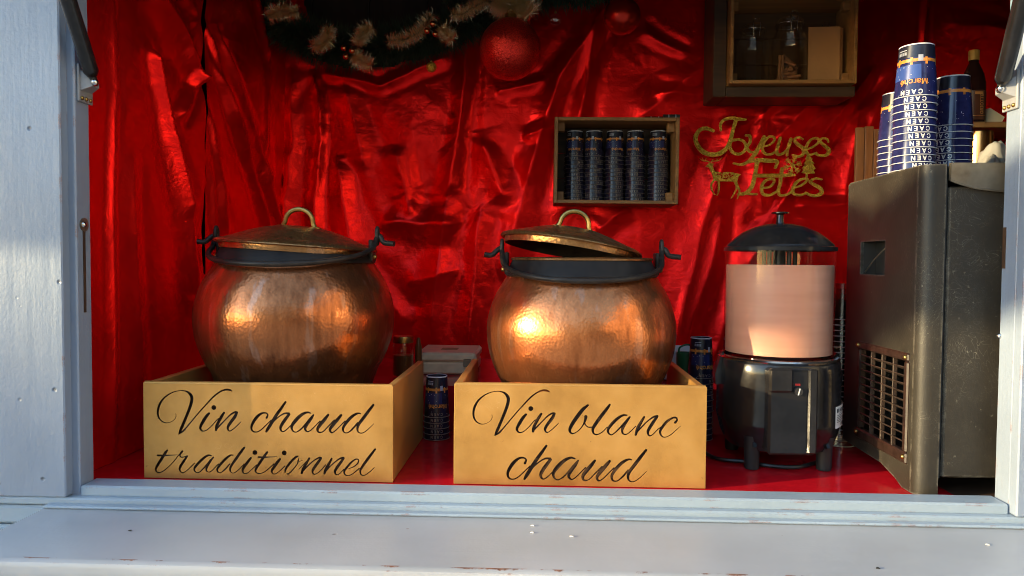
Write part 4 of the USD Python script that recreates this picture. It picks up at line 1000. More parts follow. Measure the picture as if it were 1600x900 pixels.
for y in (gy0 + .006, gy1 - .006):
    for z in (gz0 + .012, gz1 - .007):
        t.part('screw', ball((mx0 - .0045, y, z), .0042, 2), M['brass'], parent=gr)
t.part('condenser', bx(mx0 + .06, mx0 + .08, iy0 - .005, iy0 + .055, iz0 - .01, iz1, .002), M['condenser'])
t.part('inner_wall', bx(mx0 + .11, mx0 + .114, my0 + .04, my1 - .02, C + .04, mz1 - .02, 0), M['inside_dark'])

# ------------------------------------------------------------------ paper cups
def cone_text(word, h, zc_, r0, r1, hh, ang, spacing=1.25, bold=True):
    """word set round a cup, upside down because the cup stands on its rim"""
    ms, x = [], 0.0
    for ch in word:
        m = meshkit.text_mesh(ch, h, .0002, bold=bold)
        w = m.bounds[1][0] - m.bounds[0][0]
        m.apply_translation((x - m.bounds[0][0], 0, 0)); x += w + h * .22 * spacing
        ms.append(m)
    m = trimesh.util.concatenate(ms)
    m = m.subdivide_to_size(h * .45)
    v = m.vertices.copy()
    xx, yy = -(v[:, 0] - x / 2), -(v[:, 1] - h / 2)
    z = zc_ + yy
    r = r0 + (r1 - r0) * z / hh + .00025 + v[:, 2]
    th = ang - math.pi / 2 + xx / r
    return trimesh.Trimesh(np.stack([r * np.cos(th), r * np.sin(th), z], 1), m.faces, process=False)
def cup_band(r0, r1, hh, z0, z1, a0, a1, out=.0002, n=24):
    vs, fs = [], []
    for i in range(n + 1):
        a = a0 + (a1 - a0) * i / n - math.pi / 2
        for z in (z0, z1):
            r = r0 + (r1 - r0) * z / hh + out
            vs.append((r * math.cos(a), r * math.sin(a), z))
    for i in range(n):
        fs += [[2 * i, 2 * i + 2, 2 * i + 3], [2 * i, 2 * i + 3, 2 * i + 1]]
    return trimesh.Trimesh(vs, fs, process=False)
def make_cup(loc, r0, r1, hh, pitch, full, label, group, rotz, name='paper_cup', stripes=False):
    t = Thing(name, label, 'paper cup', loc, group, rotz=rotz + 1e-4)
    t.part('wall', lathe([(r0 - .0012, .001), (r0, .0012), (r1, hh - .0004), (r1 - .0006, hh), (r1 - .0016, hh - .0002), (r1 - .0022, hh - .006), (.001, hh - .006)], n=40), M['navy' if r0 > .03 else 'navy_shade'], smooth=40, local=True)
    t.part('rim', lathe([(r0 - .001, .0002), (r0 + .0008, 0), (r0 + .0013, .0007), (r0 + .0008, .0013), (r0 - .0004, .0014)], n=40), M['cup_rim' if r0 > .03 else 'white_shade'], smooth=60, local=True)
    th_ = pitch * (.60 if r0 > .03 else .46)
    t.part('lettering', cone_text('CAEN', th_, pitch * .56, r0, r1, hh, 0.0, 2.0), M['white_print' if r0 > .03 else 'white_shade'], smooth=False, local=True)
    if full:
        t.part('base_ring', lathe([(r1 - .0018, hh - .0012), (r1 + .0004, hh - .0018), (r1 + .0006, hh - .0002), (r1 - .0008, hh + .0006), (r1 - .002, hh)], n=40), M['cup_rim'], smooth=60, local=True)
        t.part('black_band', cup_band(r0, r1, hh, hh * .74, hh * .985, -math.pi, math.pi, .00015, 48), M['navy_dark'], smooth=True, local=True)
        b = []
        t.part('orange_band', cup_band(r0, r1, hh, hh * .655, hh * .715, -math.pi, math.pi, .00018, 48), M['orange_print'], smooth=True, local=True)
        for k_ in range(8):
            a_ = k_ * math.pi / 4
            b.append(cup_band(r0, r1, hh, hh * .60, hh * .74, a_ - .07, a_ + .07, .00030, 4))
        t.part('orange_towers', b, M['orange_print'], smooth=True, local=True)
        t.part('blue_patch', cup_band(r0, r1, hh, hh * .33, hh * .60, -1.2, .5, .00014, 24), M['blue_bright' if r0 > .03 else 'blue_shade'], smooth=True, local=True)
        t.part('grey_patch', [cup_band(r0, r1, hh, hh * .66, hh * .78, .34, .60, .00033, 6)], M['grey_print'], smooth=True, local=True)
        t.part('small_print', [cup_band(r0, r1, hh, hh * .80, hh * .86, -.9 + .07 * k_, -.9 + .07 * k_ + .03 + .015 * (k_ % 2), .0003, 2) for k_ in range(9)] + [cup_band(r0, r1, hh, hh * .885, hh * .90, -.9, -.3, .0003, 6)], M['grey_print'], smooth=False, local=True)
        mt = cone_text('Marché', hh * .10, hh * .27, r0, r1, hh, .12, .6)
        v = mt.vertices
        t.part('script', mt, M['orange_print'], smooth=False, local=True)
        r_ = np.random.default_rng(5)
        stars = []
        for _ in range(46):
            a_, z_ = r_.uniform(-math.pi, math.pi), r_.uniform(.03, .58) * hh
            s_ = r_.uniform(.0003, .0006)
            stars.append(cup_band(r0, r1, hh, z_ - s_, z_ + s_, a_ - s_ / r0, a_ + s_ / r0, .00036, 1))
        t.part('stars', stars, M['white_print'], smooth=False, local=True)
    return t
ORD = ['top', 'second', 'third', 'fourth', 'fifth', 'sixth', 'seventh', 'eighth', 'ninth', 'tenth', 'eleventh', 'twelfth', 'thirteenth', 'fourteenth', 'fifteenth', 'sixteenth', 'seventeenth', 'eighteenth', 'nineteenth', 'twentieth', 'twenty-first', 'twenty-second', 'twenty-third', 'twenty-fourth', 'twenty-fifth', 'twenty-sixth']
protos = {}
def cup_stack(base, n, dims, where, group, rots, jitter=.0006, seed=0, lean=0.0):
    r_ = np.random.default_rng(seed)
    r0, r1, hh, pitch = dims
    for i in range(n):                      # i = 0 is the lowest cup
        from_top = n - 1 - i
        full = from_top == 0
        loc = np.array(base) + np.array([r_.uniform(-jitter, jitter) + lean * i, r_.uniform(-jitter, jitter), i * pitch])
        lab = f'{ORD[from_top]} navy cup {"" if full else "from the top "}of the stack {where}'
        key = (dims, full)
        rz = math.degrees(rots(from_top))
        if key not in protos:
            protos[key] = make_cup(loc, r0, r1, hh, pitch, full, lab, group, rz).path
        else:
            copy_of(protos[key], 'paper_cup', loc, rz, lab, 'paper cup', group)
LARGE = (.0345, .0275, .091, .01265)
SMALL = (.0270, .0222, .086, .01215)
G = 'navy printed paper cups stacked upside down'
b = at(1426, 300, 1.335)
mtop = mz1 + .001
y_ = 1.335
cup_stack((b[0], y_, mtop), 11, LARGE, 'nearest on the black machine', G, lambda k: -.55 + .052 * k - (0 if k else .15), seed=1)
b = at(1484, 300, 1.40)
cup_stack((b[0], 1.40, mtop), 8, LARGE, 'on the right of the black machine', G, lambda k: -1.30 + .06 * k - (0 if k else .9), seed=2)
b = at(1400, 300, 1.475)
cup_stack((b[0], 1.475, mtop), 7, LARGE, 'on the left of the black machine', G, lambda k: 2.2 + .1 * k, seed=3)
b = at(682, 680, 1.565)
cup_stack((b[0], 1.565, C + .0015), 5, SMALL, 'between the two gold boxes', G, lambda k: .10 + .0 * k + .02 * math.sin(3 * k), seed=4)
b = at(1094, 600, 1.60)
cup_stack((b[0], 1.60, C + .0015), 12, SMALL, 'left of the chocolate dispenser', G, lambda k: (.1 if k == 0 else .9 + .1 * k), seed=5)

# clear plastic cups behind the dispenser
b = at(1311, 690, 1.575)
cc = (b[0], 1.575, C + .0015)
pr = None
for i in range(24):
    lab = f'{ORD[23 - i]} clear cup from the top of the stack behind the dispenser'
    loc = (cc[0] + rng.uniform(-.0006, .0006), cc[1] + rng.uniform(-.0006, .0006), cc[2] + i * .0115)
    if pr is None:
        tt = Thing('clear_cup', lab, 'plastic cup', loc, 'clear plastic cups stacked behind the dispenser')
        tt.part('wall', lathe([(.0325, 0), (.0335, .0008), (.0325, .0016), (.026, .075), (.001, .0752)], n=36), M['clear_cup'], smooth=50, local=True)
        tt.part('rim', lathe([(.0322, .0002), (.0336, -.0002), (.0341, .0009), (.0334, .0019), (.0322, .0018)], n=36), M['clear_rim'], smooth=60, local=True)
        pr = tt.path
    else:
        copy_of(pr, 'clear_cup', loc, i * 17, lab, 'plastic cup', 'clear plastic cups stacked behind the dispenser')

# ------------------------------------------------------------------ small things on the step at the back
S = C + .1022
def on_step(px, Y): return at(px, 600, Y)[0]
Yt = 1.80
xa, xb_ = at(650, 590, Yt)[0], at(742, 590, Yt)[0]
za, zb_ = S, at(700, 574, Yt)[2]
t = Thing('cream_tin', 'cream metal tin with a hinged lid between the cauldrons', 'tin box', ((xa + xb_) / 2, Yt, S))
t.part('box', bx(xa, xb_, Yt, Yt + .17, S, zb_ + .012, .004), M['cream_tin'])
ld = t.part('lid', bx(xa - .003, xb_ + .003, Yt - .003, Yt + .174, zb_ + .013, zb_ + .036, .006), M['cream_tin'])
t.part('lid_label', bx((xa + xb_) / 2 - .02, (xa + xb_) / 2 + .022, Yt + .06, Yt + .10, zb_ + .0362, zb_ + .0368, 0), M['card'], parent=ld)
t.part('clasp', bx(xb_ - .028, xb_ - .010, Yt - .006, Yt - .0032, zb_ + .002, zb_ + .022, .001), M['steel'])
Yj = 1.76
xj = at(630, 560, Yj)[0]; zj = at(630, 525, Yj)[2]
t = Thing('preserve_jar', 'small glass jar with a gold lid behind the left cauldron', 'jar', (xj, Yj, S))
t.part('glass', lathe([(.001, S), (.024, S), (.0255, S + .004), (.0255, zj - .025), (.022, zj - .016), (.022, zj - .006)], (xj, Yj, 0), 36), M['glass'], smooth=40)
t.part('contents', lathe([(.001, S + .003), (.0235, S + .004), (.0238, zj - .045), (.001, zj - .045)], (xj, Yj, 0), 32), M['honey'], smooth=40)
t.part('lid', lathe([(.0235, zj - .016), (.0245, zj - .015), (.0245, zj - .002), (.023, zj), (.001, zj)], (xj, Yj, 0), 36), M['brass'], smooth=40)
t = Thing('squeeze_bottle', 'slim amber bottle behind the gold-lidded jar', 'bottle', (xj + .032, Yj + .03, S))
t.part('body', lathe([(.001, S), (.0085, S), (.009, S + .003), (.0085, zj - .03), (.006, zj - .02), (.004, zj - .008), (.001, zj - .006)], (xj + .032, Yj + .03, 0), 20), M['honey'], smooth=40)
Yw = 1.74
xw = at(1072, 560, Yw)[0]; zw = at(1072, 548, Yw)[2]
t = Thing('white_tub', 'white plastic tub behind the right cauldron', 'tub', (xw, Yw, S))
t.part('tub', lathe([(.001, S), (.055, S), (.058, S + .003), (.062, zw - .008), (.064, zw - .006), (.064, zw), (.060, zw), (.058, S + .01), (.001, S + .008)], (xw, Yw + .05, 0), 48), M['white_plastic'], smooth=40)
xg = at(1074, 560, 1.66)[0]; zg = at(1074, 552, 1.66)[2]
t = Thing('green_cup', 'small green mug with a looped handle beside the right gold box', 'mug', (xg, 1.665, S))
t.part('mug', lathe([(.001, S), (.020, S), (.021, S + .002), (.022, zg - .002), (.021, zg), (.019, zg - .002), (.018, S + .006), (.001, S + .006)], (xg, 1.675, 0), 32), M['green_plastic'], smooth=40)
t.part('handle', tube([(xg - .018, 1.668, zg - .002), (xg - .016, 1.666, zg + .012), (xg, 1.664, zg + .019), (xg + .016, 1.666, zg + .012), (xg + .018, 1.668, zg - .002)], .0022, 8, 5), M['green_plastic'])

# ------------------------------------------------------------------ crates on the wall
def crate(label, x0, x1, z0, z1, y0, y1, tilt, mwood, back, about=None, group=None, posts=True):
    t = Thing('wooden_crate', label, 'crate', ((x0 + x1) / 2, y1, z0), group)
    ab = ((x0 + x1) / 2, y0, (z0 + z1) / 2)
    R = lambda m: rotated(m, tilt, [0, 1, 0], ab)
    w = .009
    for nm, (a, b_, c_, d_) in {'side_board': (x0, x0 + w, z0, z1), 'side_board_': (x1 - w, x1, z0, z1)}.items():
        t.part('side_board', R(bx(a, b_, y0, y1, c_, d_, .001)), mwood)
    t.part('bottom_board', R(bx(x0 + w + .0003, x1 - w - .0003, y0, y1, z0, z0 + w, .001)), mwood)
    t.part('top_board', R(bx(x0 + w + .0003, x1 - w - .0003, y0, y1, z1 - w, z1, .001)), mwood)
    n = 3
    hh = (z1 - z0 - 2 * w) / n
    for i in range(n):
        t.part('back_slat', R(bx(x0 + w, x1 - w, y1 - .006, y1, z0 + w + i * hh + .0006, z0 + w + (i + 1) * hh - .0006, .0008)), back)
    if posts:
        for x in (x0 + w + .0003, x1 - w - .0183):
            for z in (z0 + w + .0003, z1 - w - .0243):
                t.part('corner_block', R(bx(x, x + .018, y0 + .03, y0 + .05, z, z + .024, .001)), mwood)
    return t
Yc = 1.985
p0, p1 = at(866, 318, Yc), at(1060, 183, Yc)
p2 = at(1062, 318, Yc)
cz0, cz1 = at(960, 318, Yc)[2], at(960, 183, Yc)[2]
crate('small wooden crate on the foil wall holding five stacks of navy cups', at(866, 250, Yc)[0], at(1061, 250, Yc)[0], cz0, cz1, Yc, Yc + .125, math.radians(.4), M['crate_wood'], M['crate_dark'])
SM2 = (.0275, .0215, .0705, .0112)
n0 = cz0 + .0098
zc_top = at(900, 205, Yc + .05)[2]
ncup = int(round((zc_top - n0 - SM2[2]) / SM2[3])) + 1
crot = [lambda k: -.25 + (.9 if k in (2, 3) else 0) + .05 * k, lambda k: .0 + .35 * ((k * 7) % 5 - 2), lambda k: .1 - .5 * (k in (1, 2, 3)) + .04 * k, lambda k: -.1 + .3 * ((k * 5) % 4 - 1.5), lambda k: .0 + .12 * k * (k < 6)]
cplace = ['leftmost in the wall crate', 'second in the wall crate', 'central in the wall crate', 'fourth in the wall crate', 'rightmost in the wall crate']
for i, px in enumerate((898, 928, 960, 992, 1028)):
    q = at(px, 260, Yc + .075)
    cup_stack((q[0], Yc + .075, n0), ncup, SM2, cplace[i], G, crot[i], seed=10 + i)
# two pens lying on top of that crate
for i, (pa, pb, mm, lb) in enumerate((((1008, 181.5), (1036, 180.5), 'black_plastic', 'thin dark pen lying on the small wall crate'), ((1036, 179), (1062, 178), 'rubber', 'thick black marker with pale bands lying on the small wall crate'))):
    a, b_ = at(*pa, Yc + .03), at(*pb, Yc + .03)
    zz_ = cz1 + (.004 if i == 0 else .0062) - .0008 * (1 - i)
    a[2] = b_[2] = zz_ + .001
    t = Thing('pen', lb, 'pen', tuple((a + b_) / 2))
    t.part('barrel', tube([a, b_], .003 if i == 0 else .0055, 10, 0), M[mm])
    d = (b_ - a)
    for f in ((.3, .36), (.72, .78)):
        t.part('band', tube([a + d * f[0], a + d * f[1]], .0032 if i == 0 else .0058, 10, 0), M['grey_print'])

Yu = 1.965
ux0, ux1 = at(1141, 80, Yu)[0], at(1340, 80, Yu)[0]
uz0, uz1 = at(1240, 130, Yu)[2], at(1240, -10, Yu)[2]
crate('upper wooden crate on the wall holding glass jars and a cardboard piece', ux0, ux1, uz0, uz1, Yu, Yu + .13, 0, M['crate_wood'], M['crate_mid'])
# dark frame board behind it
t = Thing('dark_crate', 'dark brown wooden crate set behind the upper crate on the wall', 'crate', (at(1225, 80, 2.0)[0], 2.10, uz0 - .03))
dx0, dx1 = at(1115, 80, Yu + .03)[0], at(1338, 80, Yu + .03)[0]
dz0 = at(1220, 151, Yu + .03)[2]
t.part('side_board', bx(dx0, ux0 - .002, Yu + .03, Yu + .15, dz0, uz1 + .05, .002), M['crate_dark'])
t.part('bottom_board', bx(ux0 - .0015, dx1, Yu + .03, Yu + .15, dz0, uz0 - .001, .002), M['crate_dark'])
# jars inside
def swing_jar(label, px, Y, pyt, r, fill):
    x = at(px, 80, Y)[0]; z0 = uz0 + .0098; z1 = at(px, pyt, Y)[2]
    H = z1 - z0
    t = Thing('glass_jar', label, 'jar', (x, Y, z0), 'clip-top glass jars in the upper crate')
    t.part('glass', lathe([(.001, z0), (r - .004, z0), (r, z0 + .005), (r, z0 + H * .60), (r - .004, z0 + H * .68), (r * .72, z0 + H * .76), (r * .72, z0 + H * .84)], (x, Y, 0), 40), M['glass'], smooth=35)
    ldp = t.part('lid', lathe([(r * .74, z0 + H * .845), (r * .80, z0 + H * .85), (r * .80, z0 + H * .89), (r * .6, z0 + H * .93), (.001, z0 + H * .94)], (x, Y, 0), 36), M['glass'], smooth=35)
    t.part('wire_clip', [tube([(x + (r * .82) * math.cos(a_), Y + (r * .82) * math.sin(a_), z0 + H * .84) for a_ in np.linspace(0, 2 * math.pi, 25)], .0008, 6, 1, False), tube([(x - .008, Y - r * .8, z0 + H * .70), (x - .008, Y - r * .86, z0 + H * .95), (x, Y - r * .5, z0 + H * 1.0), (x + .008, Y - r * .86, z0 + H * .95), (x + .008, Y - r * .8, z0 + H * .70)], .0009, 6, 4)], M['chrome'], parent=ldp)
    return x, Y, z0, H
swing_jar('left clip-top glass jar in the upper crate, nearly empty', 1176, Yu + .06, 33, .043, None)
jx, jy, jz, jh = swing_jar('clip-top glass jar of cinnamon sticks in the upper crate', 1233, Yu + .055, 22, .046, 1)
swing_jar('third glass jar, mostly hidden behind the cardboard in the upper crate', 1283, Yu + .085, 38, .036, None)
sr = np.random.default_rng(9)
for i in range(16):
    L_ = sr.uniform(.04, .058); a_ = sr.uniform(0, math.pi)
    lay = i // 3
    zc_ = jz + .010 + lay * .0085
    el = sr.uniform(-.15, .15) if i < 12 else sr.uniform(.4, .9)
    cx_, cy_ = jx + sr.uniform(-.008, .010), jy + sr.uniform(-.010, .006)
    d = np.array([math.cos(a_) * math.cos(el), math.sin(a_) * math.cos(el) * .5, math.sin(el)]) * L_ / 2
    cpt = np.array([cx_, cy_, zc_ + (.010 if i >= 12 else 0)])
    single('cinnamon_stick', tube([cpt - d, cpt, cpt + d], .0042, 8, 2), M['cinnamon'], 'short brown cinnamon stick in the clip-top jar of the upper crate', 'cinnamon stick', 'cinnamon sticks in the jar')
for i in range(2):
    xx = jx - .030 + i * .008
    single('cinnamon_stick', tube([(xx, jy - .012, jz + .006), (xx + .002, jy - .010, jz + .05), (xx + .003, jy - .008, jz + .075)], .0036, 8, 2), M['cinnamon'], 'short brown cinnamon stick in the clip-top jar of the upper crate', 'cinnamon stick', 'cinnamon sticks in the jar')
a, b_ = at(1262, 124, Yu + .035), at(1319, 42, Yu + .035)
t = Thing('cardboard_sheet', 'upright folded piece of brown cardboard in the upper crate', 'cardboard', ((a[0] + b_[0]) / 2, Yu + .035, uz0 + .0095))
zc0 = uz0 + .0098
t.part('panel', hullpts([(x, y, z) for x, y in ((a[0], Yu + .035), (b_[0] - .012, Yu + .030), (a[0], Yu + .038), (b_[0] - .012, Yu + .033)) for z in (zc0, b_[2])]), M['card'])
t.part('flap', hullpts([(x, y, z) for x, y in ((b_[0] - .0117, Yu + .030), (b_[0], Yu + .040), (b_[0] - .0117, Yu + .033), (b_[0], Yu + .043)) for z in (zc0, b_[2] - .002)]), M['card'])

# ------------------------------------------------------------------ Joyeuses Fetes sign
Ysg = 2.085
J1 = [[(310, 200, 24), (308, 140, 30), (345, 100, 32), (410, 86, 32), (480, 96, 34), (545, 100, 18)],
      [(455, 95, 36), (425, 190, 36), (400, 290, 38), (370, 360, 42), (310, 412, 46), (230, 430, 46), (140, 400, 46), (85, 330, 44), (75, 260, 44), (110, 200, 40), (170, 182, 38), (240, 205, 32)],
      [(480, 285, 26), (410, 300, 30), (395, 350, 32), (420, 405, 32), (475, 425, 30), (530, 395, 30), (545, 345, 30), (520, 300, 26), (480, 285, 26)],
      [(545, 248, 24), (580, 255, 30), (585, 310, 30), (555, 360, 32), (585, 402, 26), (640, 405, 24)],
      [(715, 265, 40), (690, 320, 42), (650, 390, 42), (610, 450, 38), (560, 500, 34), (500, 522, 28), (430, 510, 20)],
      [(700, 352, 22), (760, 340, 22), (805, 305, 24), (812, 268, 24), (760, 262, 26), (715, 315, 28), (700, 370, 28), (720, 415, 28), (770, 427, 28), (830, 400, 26)],
      [(868, 272, 28), (850, 330, 32), (832, 395, 32), (850, 428, 30), (900, 412, 28), (945, 360, 28), (968, 280, 28)],
      [(965, 280, 26), (938, 370, 28), (932, 435, 24)],
      [(1080, 285, 18), (1040, 265, 24), (1000, 290, 30), (1030, 330, 34), (1080, 370, 34), (1085, 420, 32), (1040, 447, 28), (985, 432, 22)],
      [(1105, 385, 22), (1180, 352, 24), (1228, 310, 26), (1215, 275, 26), (1160, 285, 26), (1120, 335, 28), (1108, 390, 28), (1140, 432, 28), (1205, 412, 22)],
      [(1320, 312, 14), (1308, 283, 20), (1265, 275, 24), (1238, 300, 28), (1280, 342, 34), (1325, 388, 38), (1300, 432, 32), (1240, 437, 26), (1200, 420, 22)]]
J2 = [[(430, 510, 20), (510, 522, 28), (580, 492, 36), (680, 480, 42), (760, 486, 42), (838, 492, 34), (822, 550, 28)],
      [(655, 480, 44), (640, 560, 40), (622, 660, 42), (595, 740, 42), (540, 790, 36), (475, 800, 28)],
      [(540, 795, 26), (650, 800, 22)],
      [(645, 625, 36), (750, 625, 38), (870, 625, 38), (1000, 620, 26)],
      [(690, 740, 22), (760, 735, 24), (802, 700, 26), (808, 662, 26), (750, 662, 28), (705, 700, 32), (690, 750, 34), (710, 800, 32), (770, 808, 28), (835, 775, 26)],
      [(885, 560, 36), (875, 630, 36), (868, 700, 34), (850, 765, 32), (865, 808, 28), (925, 805, 26), (980, 775, 24)],
      [(985, 742, 24), (1060, 720, 24), (1112, 680, 26), (1120, 655, 24), (1060, 662, 28), (1010, 700, 32), (985, 755, 34), (1000, 798, 28), (1060, 808, 26), (1115, 788, 24)],
      [(1258, 662, 18), (1200, 652, 24), (1150, 680, 30), (1190, 712, 34), (1242, 742, 38), (1258, 785, 38), (1210, 812, 34), (1150, 808, 28), (1105, 785, 22)]]
def sgn(g, k=6.0, ox=1075, oy=170):
    g = g.buffer(-2.2 * k / 6)
    g = px_shape(g, ox, oy, k)
    return map_shape(g, lambda x, y: (lambda p: (p[0], p[2]))(at(x, y, Ysg))).simplify(.0002)
t = Thing('festive_sign', 'gold glitter sign reading Joyeuses Fêtes with a deer, snowflake and fir tree', 'sign', tuple(at(1195, 245, Ysg)))
g1, g2 = words(J1), words(J2)
t.part('lettering', extrude_xz(sgn(g1), Ysg, Ysg + .006), M['gold_glitter'], smooth=False, label='gold glitter word Joyeuses')
t.part('lettering', extrude_xz(sgn(g2), Ysg + .0008, Ysg + .0066), M['gold_glitter'], smooth=False, label='gold glitter word Fêtes')
tree = Polygon([(1125, 425), (1140, 425), (1150, 450), (1175, 470), (1163, 480), (1190, 512), (1175, 520), (1200, 560), (1180, 575), (1195, 605), (1150, 610), (1125, 612), (1128, 645), (1105, 645), (1108, 610), (1065, 598), (1085, 570), (1070, 560), (1100, 520), (1088, 512), (1112, 478), (1102, 470)])
t.part('fir_tree', extrude_xz(sgn(tree), Ysg + .0004, Ysg + .0063), M['gold_glitter'], smooth=False)
fl_ = []
for k_ in range(6):
    a_ = math.radians(75 + 60 * k_)
    ca, sa = math.cos(a_), math.sin(a_)
    e = (985 + 82 * ca, 530 - 82 * sa)
    fl_.append(LineString([(985, 530), e]).buffer(8))
    for f in (.5, .78):
        q = (985 + 82 * f * ca, 530 - 82 * f * sa)
        for s in (-.9, .9):
            fl_.append(LineString([q, (q[0] + 26 * math.cos(a_ + s), q[1] - 26 * math.sin(a_ + s))]).buffer(6))
fl_.append(Point(985, 530).buffer(20))
t.part('snowflake', extrude_xz(sgn(unary_union(fl_)), Ysg + .0012, Ysg + .0060), M['gold_glitter'], smooth=False)
deer = [Polygon([(190, 285), (225, 250), (262, 212), (300, 222), (352, 212), (340, 245), (330, 290), (365, 370), (480, 378), (600, 372), (750, 398), (832, 418), (785, 455), (768, 530), (690, 548), (480, 545), (420, 545), (345, 530), (318, 440), (272, 330), (255, 300)])]
deer += [brush(s) for s in ([(350, 520, 50), (300, 600, 42), (312, 690, 36), (350, 765, 26), (385, 778, 14)], [(435, 530, 44), (438, 650, 38), (425, 740, 30), (405, 792, 20)], [(720, 530, 66), (752, 620, 52), (735, 700, 36), (655, 835, 22)], [(750, 590, 44), (790, 680, 40), (792, 760, 34), (762, 850, 18)],
                            [(280, 215, 22), (240, 190, 20), (160, 180, 20), (100, 140, 16)], [(300, 205, 22), (340, 185, 20), (420, 180, 20), (490, 125, 16)], [(160, 180, 16), (150, 130, 16)], [(410, 178, 16), (400, 140, 16)], [(300, 200, 14), (335, 150, 14)], [(200, 185, 14), (210, 130, 14)])]
dg = unary_union(deer)
for s in ([(400, 440, 12), (420, 410, 12), (450, 420, 12), (490, 440, 14), (480, 480, 12)], [(520, 490, 14), (570, 495, 14), (600, 460, 14), (570, 425, 12), (540, 445, 12), (560, 465, 10)], [(625, 470, 12), (690, 430, 12)]):
    dg = dg.difference(brush(s))
dg = dg.difference(Point(490, 390).buffer(16)).difference(Point(625, 420).buffer(20))
t.part('deer', extrude_xz(sgn(dg, 11.25, 1085, 235), Ysg + .0016, Ysg + .0058), M['gold_glitter'], smooth=False)

# ------------------------------------------------------------------ garland and baubles
gr_ = np.random.default_rng(12)
def bristles(path, rad, n, length, width, curl=.25):
    """many flat needles standing out from a path"""
    p = smoothpath(path, 10)
    seg = np.linalg.norm(np.diff(p, axis=0), axis=1); cum = np.concatenate([[0], np.cumsum(seg)])
    s = gr_.uniform(0, cum[-1], n)
    q = np.stack([np.interp(s, cum, p[:, k]) for k in range(3)], 1)
    tg = np.stack([np.gradient(p[:, k], cum + np.arange(len(cum)) * 1e-9) for k in range(3)], 1)
    tt = np.stack([np.interp(s, cum, tg[:, k]) for k in range(3)], 1)
    d = gr_.normal(size=(n, 3)); d -= tt * (d * tt).sum(1, keepdims=True) / ((tt * tt).sum(1, keepdims=True) + 1e-9) * .75
    d /= np.linalg.norm(d, axis=1, keepdims=True)
    L_ = length * gr_.uniform(.55, 1.1, n)[:, None]
    w = np.cross(d, gr_.normal(size=(n, 3))); w /= np.linalg.norm(w, axis=1, keepdims=True); w *= width
    rad = rad * gr_.uniform(.2, 3.2, n)[:, None]
    a = q + d * rad
    b = q + d * (rad + L_ * .55) + gr_.normal(size=(n, 3)) * curl * length * .25
    c = q + d * (rad + L_) + gr_.normal(size=(n, 3)) * curl * length * .4
    V = np.stack([a - w, a + w, b - w, b + w, c], 1).reshape(-1, 3)
    k = np.arange(n)[:, None] * 5
    F = np.vstack([k + [0, 1, 3], k + [0, 3, 2], k + [2, 3, 4]])
    return trimesh.Trimesh(V, F, process=False)
YG = 2.03
P_ = lambda px, py, Y=YG: at(px, py, Y)
gpath = [P_(385, -40), P_(412, 12), P_(448, 44), P_(500, 68), P_(560, 76), P_(630, 66), P_(690, 52), P_(740, 30), P_(800, 2), P_(860, -22)]
t = Thing('fir_garland', 'dark green artificial fir garland draped along the top of the back wall', 'garland', tuple(gpath[3]))
t.part('stem', tube(gpath, .006, 8, 6), M['needles'])
t.part('needles', bristles(gpath, .004, 20000, .066, .0008), M['needles'], smooth=False, kind='stuff')
gpath2 = [P_(700, 8), P_(790, -16), P_(900, -6), P_(960, -20)]
t.part('needles', bristles(gpath2, .004, 4500, .042, .0009), M['needles'], smooth=False, kind='stuff')
tins = [([(418, 26), (436, 18), (455, 20), (466, 18)], 'left end of the garland'), ([(512, 44), (513, 58), (503, 70), (488, 72)], 'curl hanging left of the berry cluster'),
        ([(582, 44), (570, 48), (562, 58), (560, 70)], 'short curl above the left berry cluster'), ([(552, 88), (566, 96), (580, 102)], 'piece hanging below the left berry cluster'),
        ([(606, 64), (630, 62), (652, 52), (664, 40), (676, 22)], 'long curved piece in the middle of the garland'), ([(688, 44), (700, 56), (708, 62)], 'piece right of the right berry cluster'),
        ([(706, 22), (722, 22), (742, 10), (762, 0)], 'piece running up towards the big bauble')]
TY = 1.955
for pts, lb in tins:
    pp = [P_(x, y, TY) for x, y in pts]
    single('gold_tinsel', bristles(pp, .002, 1700 if len(pts) > 3 else 1200, .024, .00024, .3), M['tinsel'], 'gold tinsel, ' + lb, 'tinsel', 'gold tinsel pieces on the garland', smooth=False)
pp = [P_(772, 0, 1.93), P_(790, 8, 1.93), P_(812, 6, 1.93), P_(828, 22, 1.93)]
single('gold_tinsel', bristles(pp, .002, 4200, .040, .00028, .3), M['tinsel'], 'large bright silvery gold tinsel tuft above the big glitter bauble', 'tinsel', 'gold tinsel pieces on the garland', smooth=False)
for px, py, Y, lb in ((537, 75, 1.94, 'left berry of the left copper cluster'), (550, 79, 1.935, 'right berry of the left copper cluster'), (540, 88, 1.935, 'lowest berry of the left copper cluster'),
                      (676, 37, 1.94, 'topmost berry of the right copper cluster'), (667, 48, 1.935, 'left berry of the right copper cluster'), (680, 53, 1.935, 'lowest berry of the right copper cluster')):
    single('metal_berry', ball(P_(px, py, Y), .0078, 2), M['berry'], f'small shiny {lb} on the garland', 'berry', 'copper berries on the garland', smooth=True)
def bauble(label, px, py, Y, r_px, m, capm, group=None):
    q = at(px, py, Y); r = r_px * Y / FPX
    t = Thing('bauble', label, 'bauble', tuple(q), group)
    t.part('ball', ball(q, r, 4), m, smooth=True)
    cp_ = t.part('cap', lathe([(r * .2, r * .97), (r * .2, r * 1.12), (r * .05, r * 1.14)], q, 20), capm)
    t.part('loop', tube([q + np.array([math.cos(a_) * r * .09, 0, r * 1.2 + math.sin(a_) * r * .09]) for a_ in np.linspace(0, 2 * math.pi, 13)], r * .02 + .0004, 6, 1, False), capm, parent=cp_)
    t.part('thread', tube([q + np.array([0, 0, r * 1.28]), q + np.array([0, .01, r * 1.3 + .1])], .0006, 5, 0), M['cable'], parent=cp_)
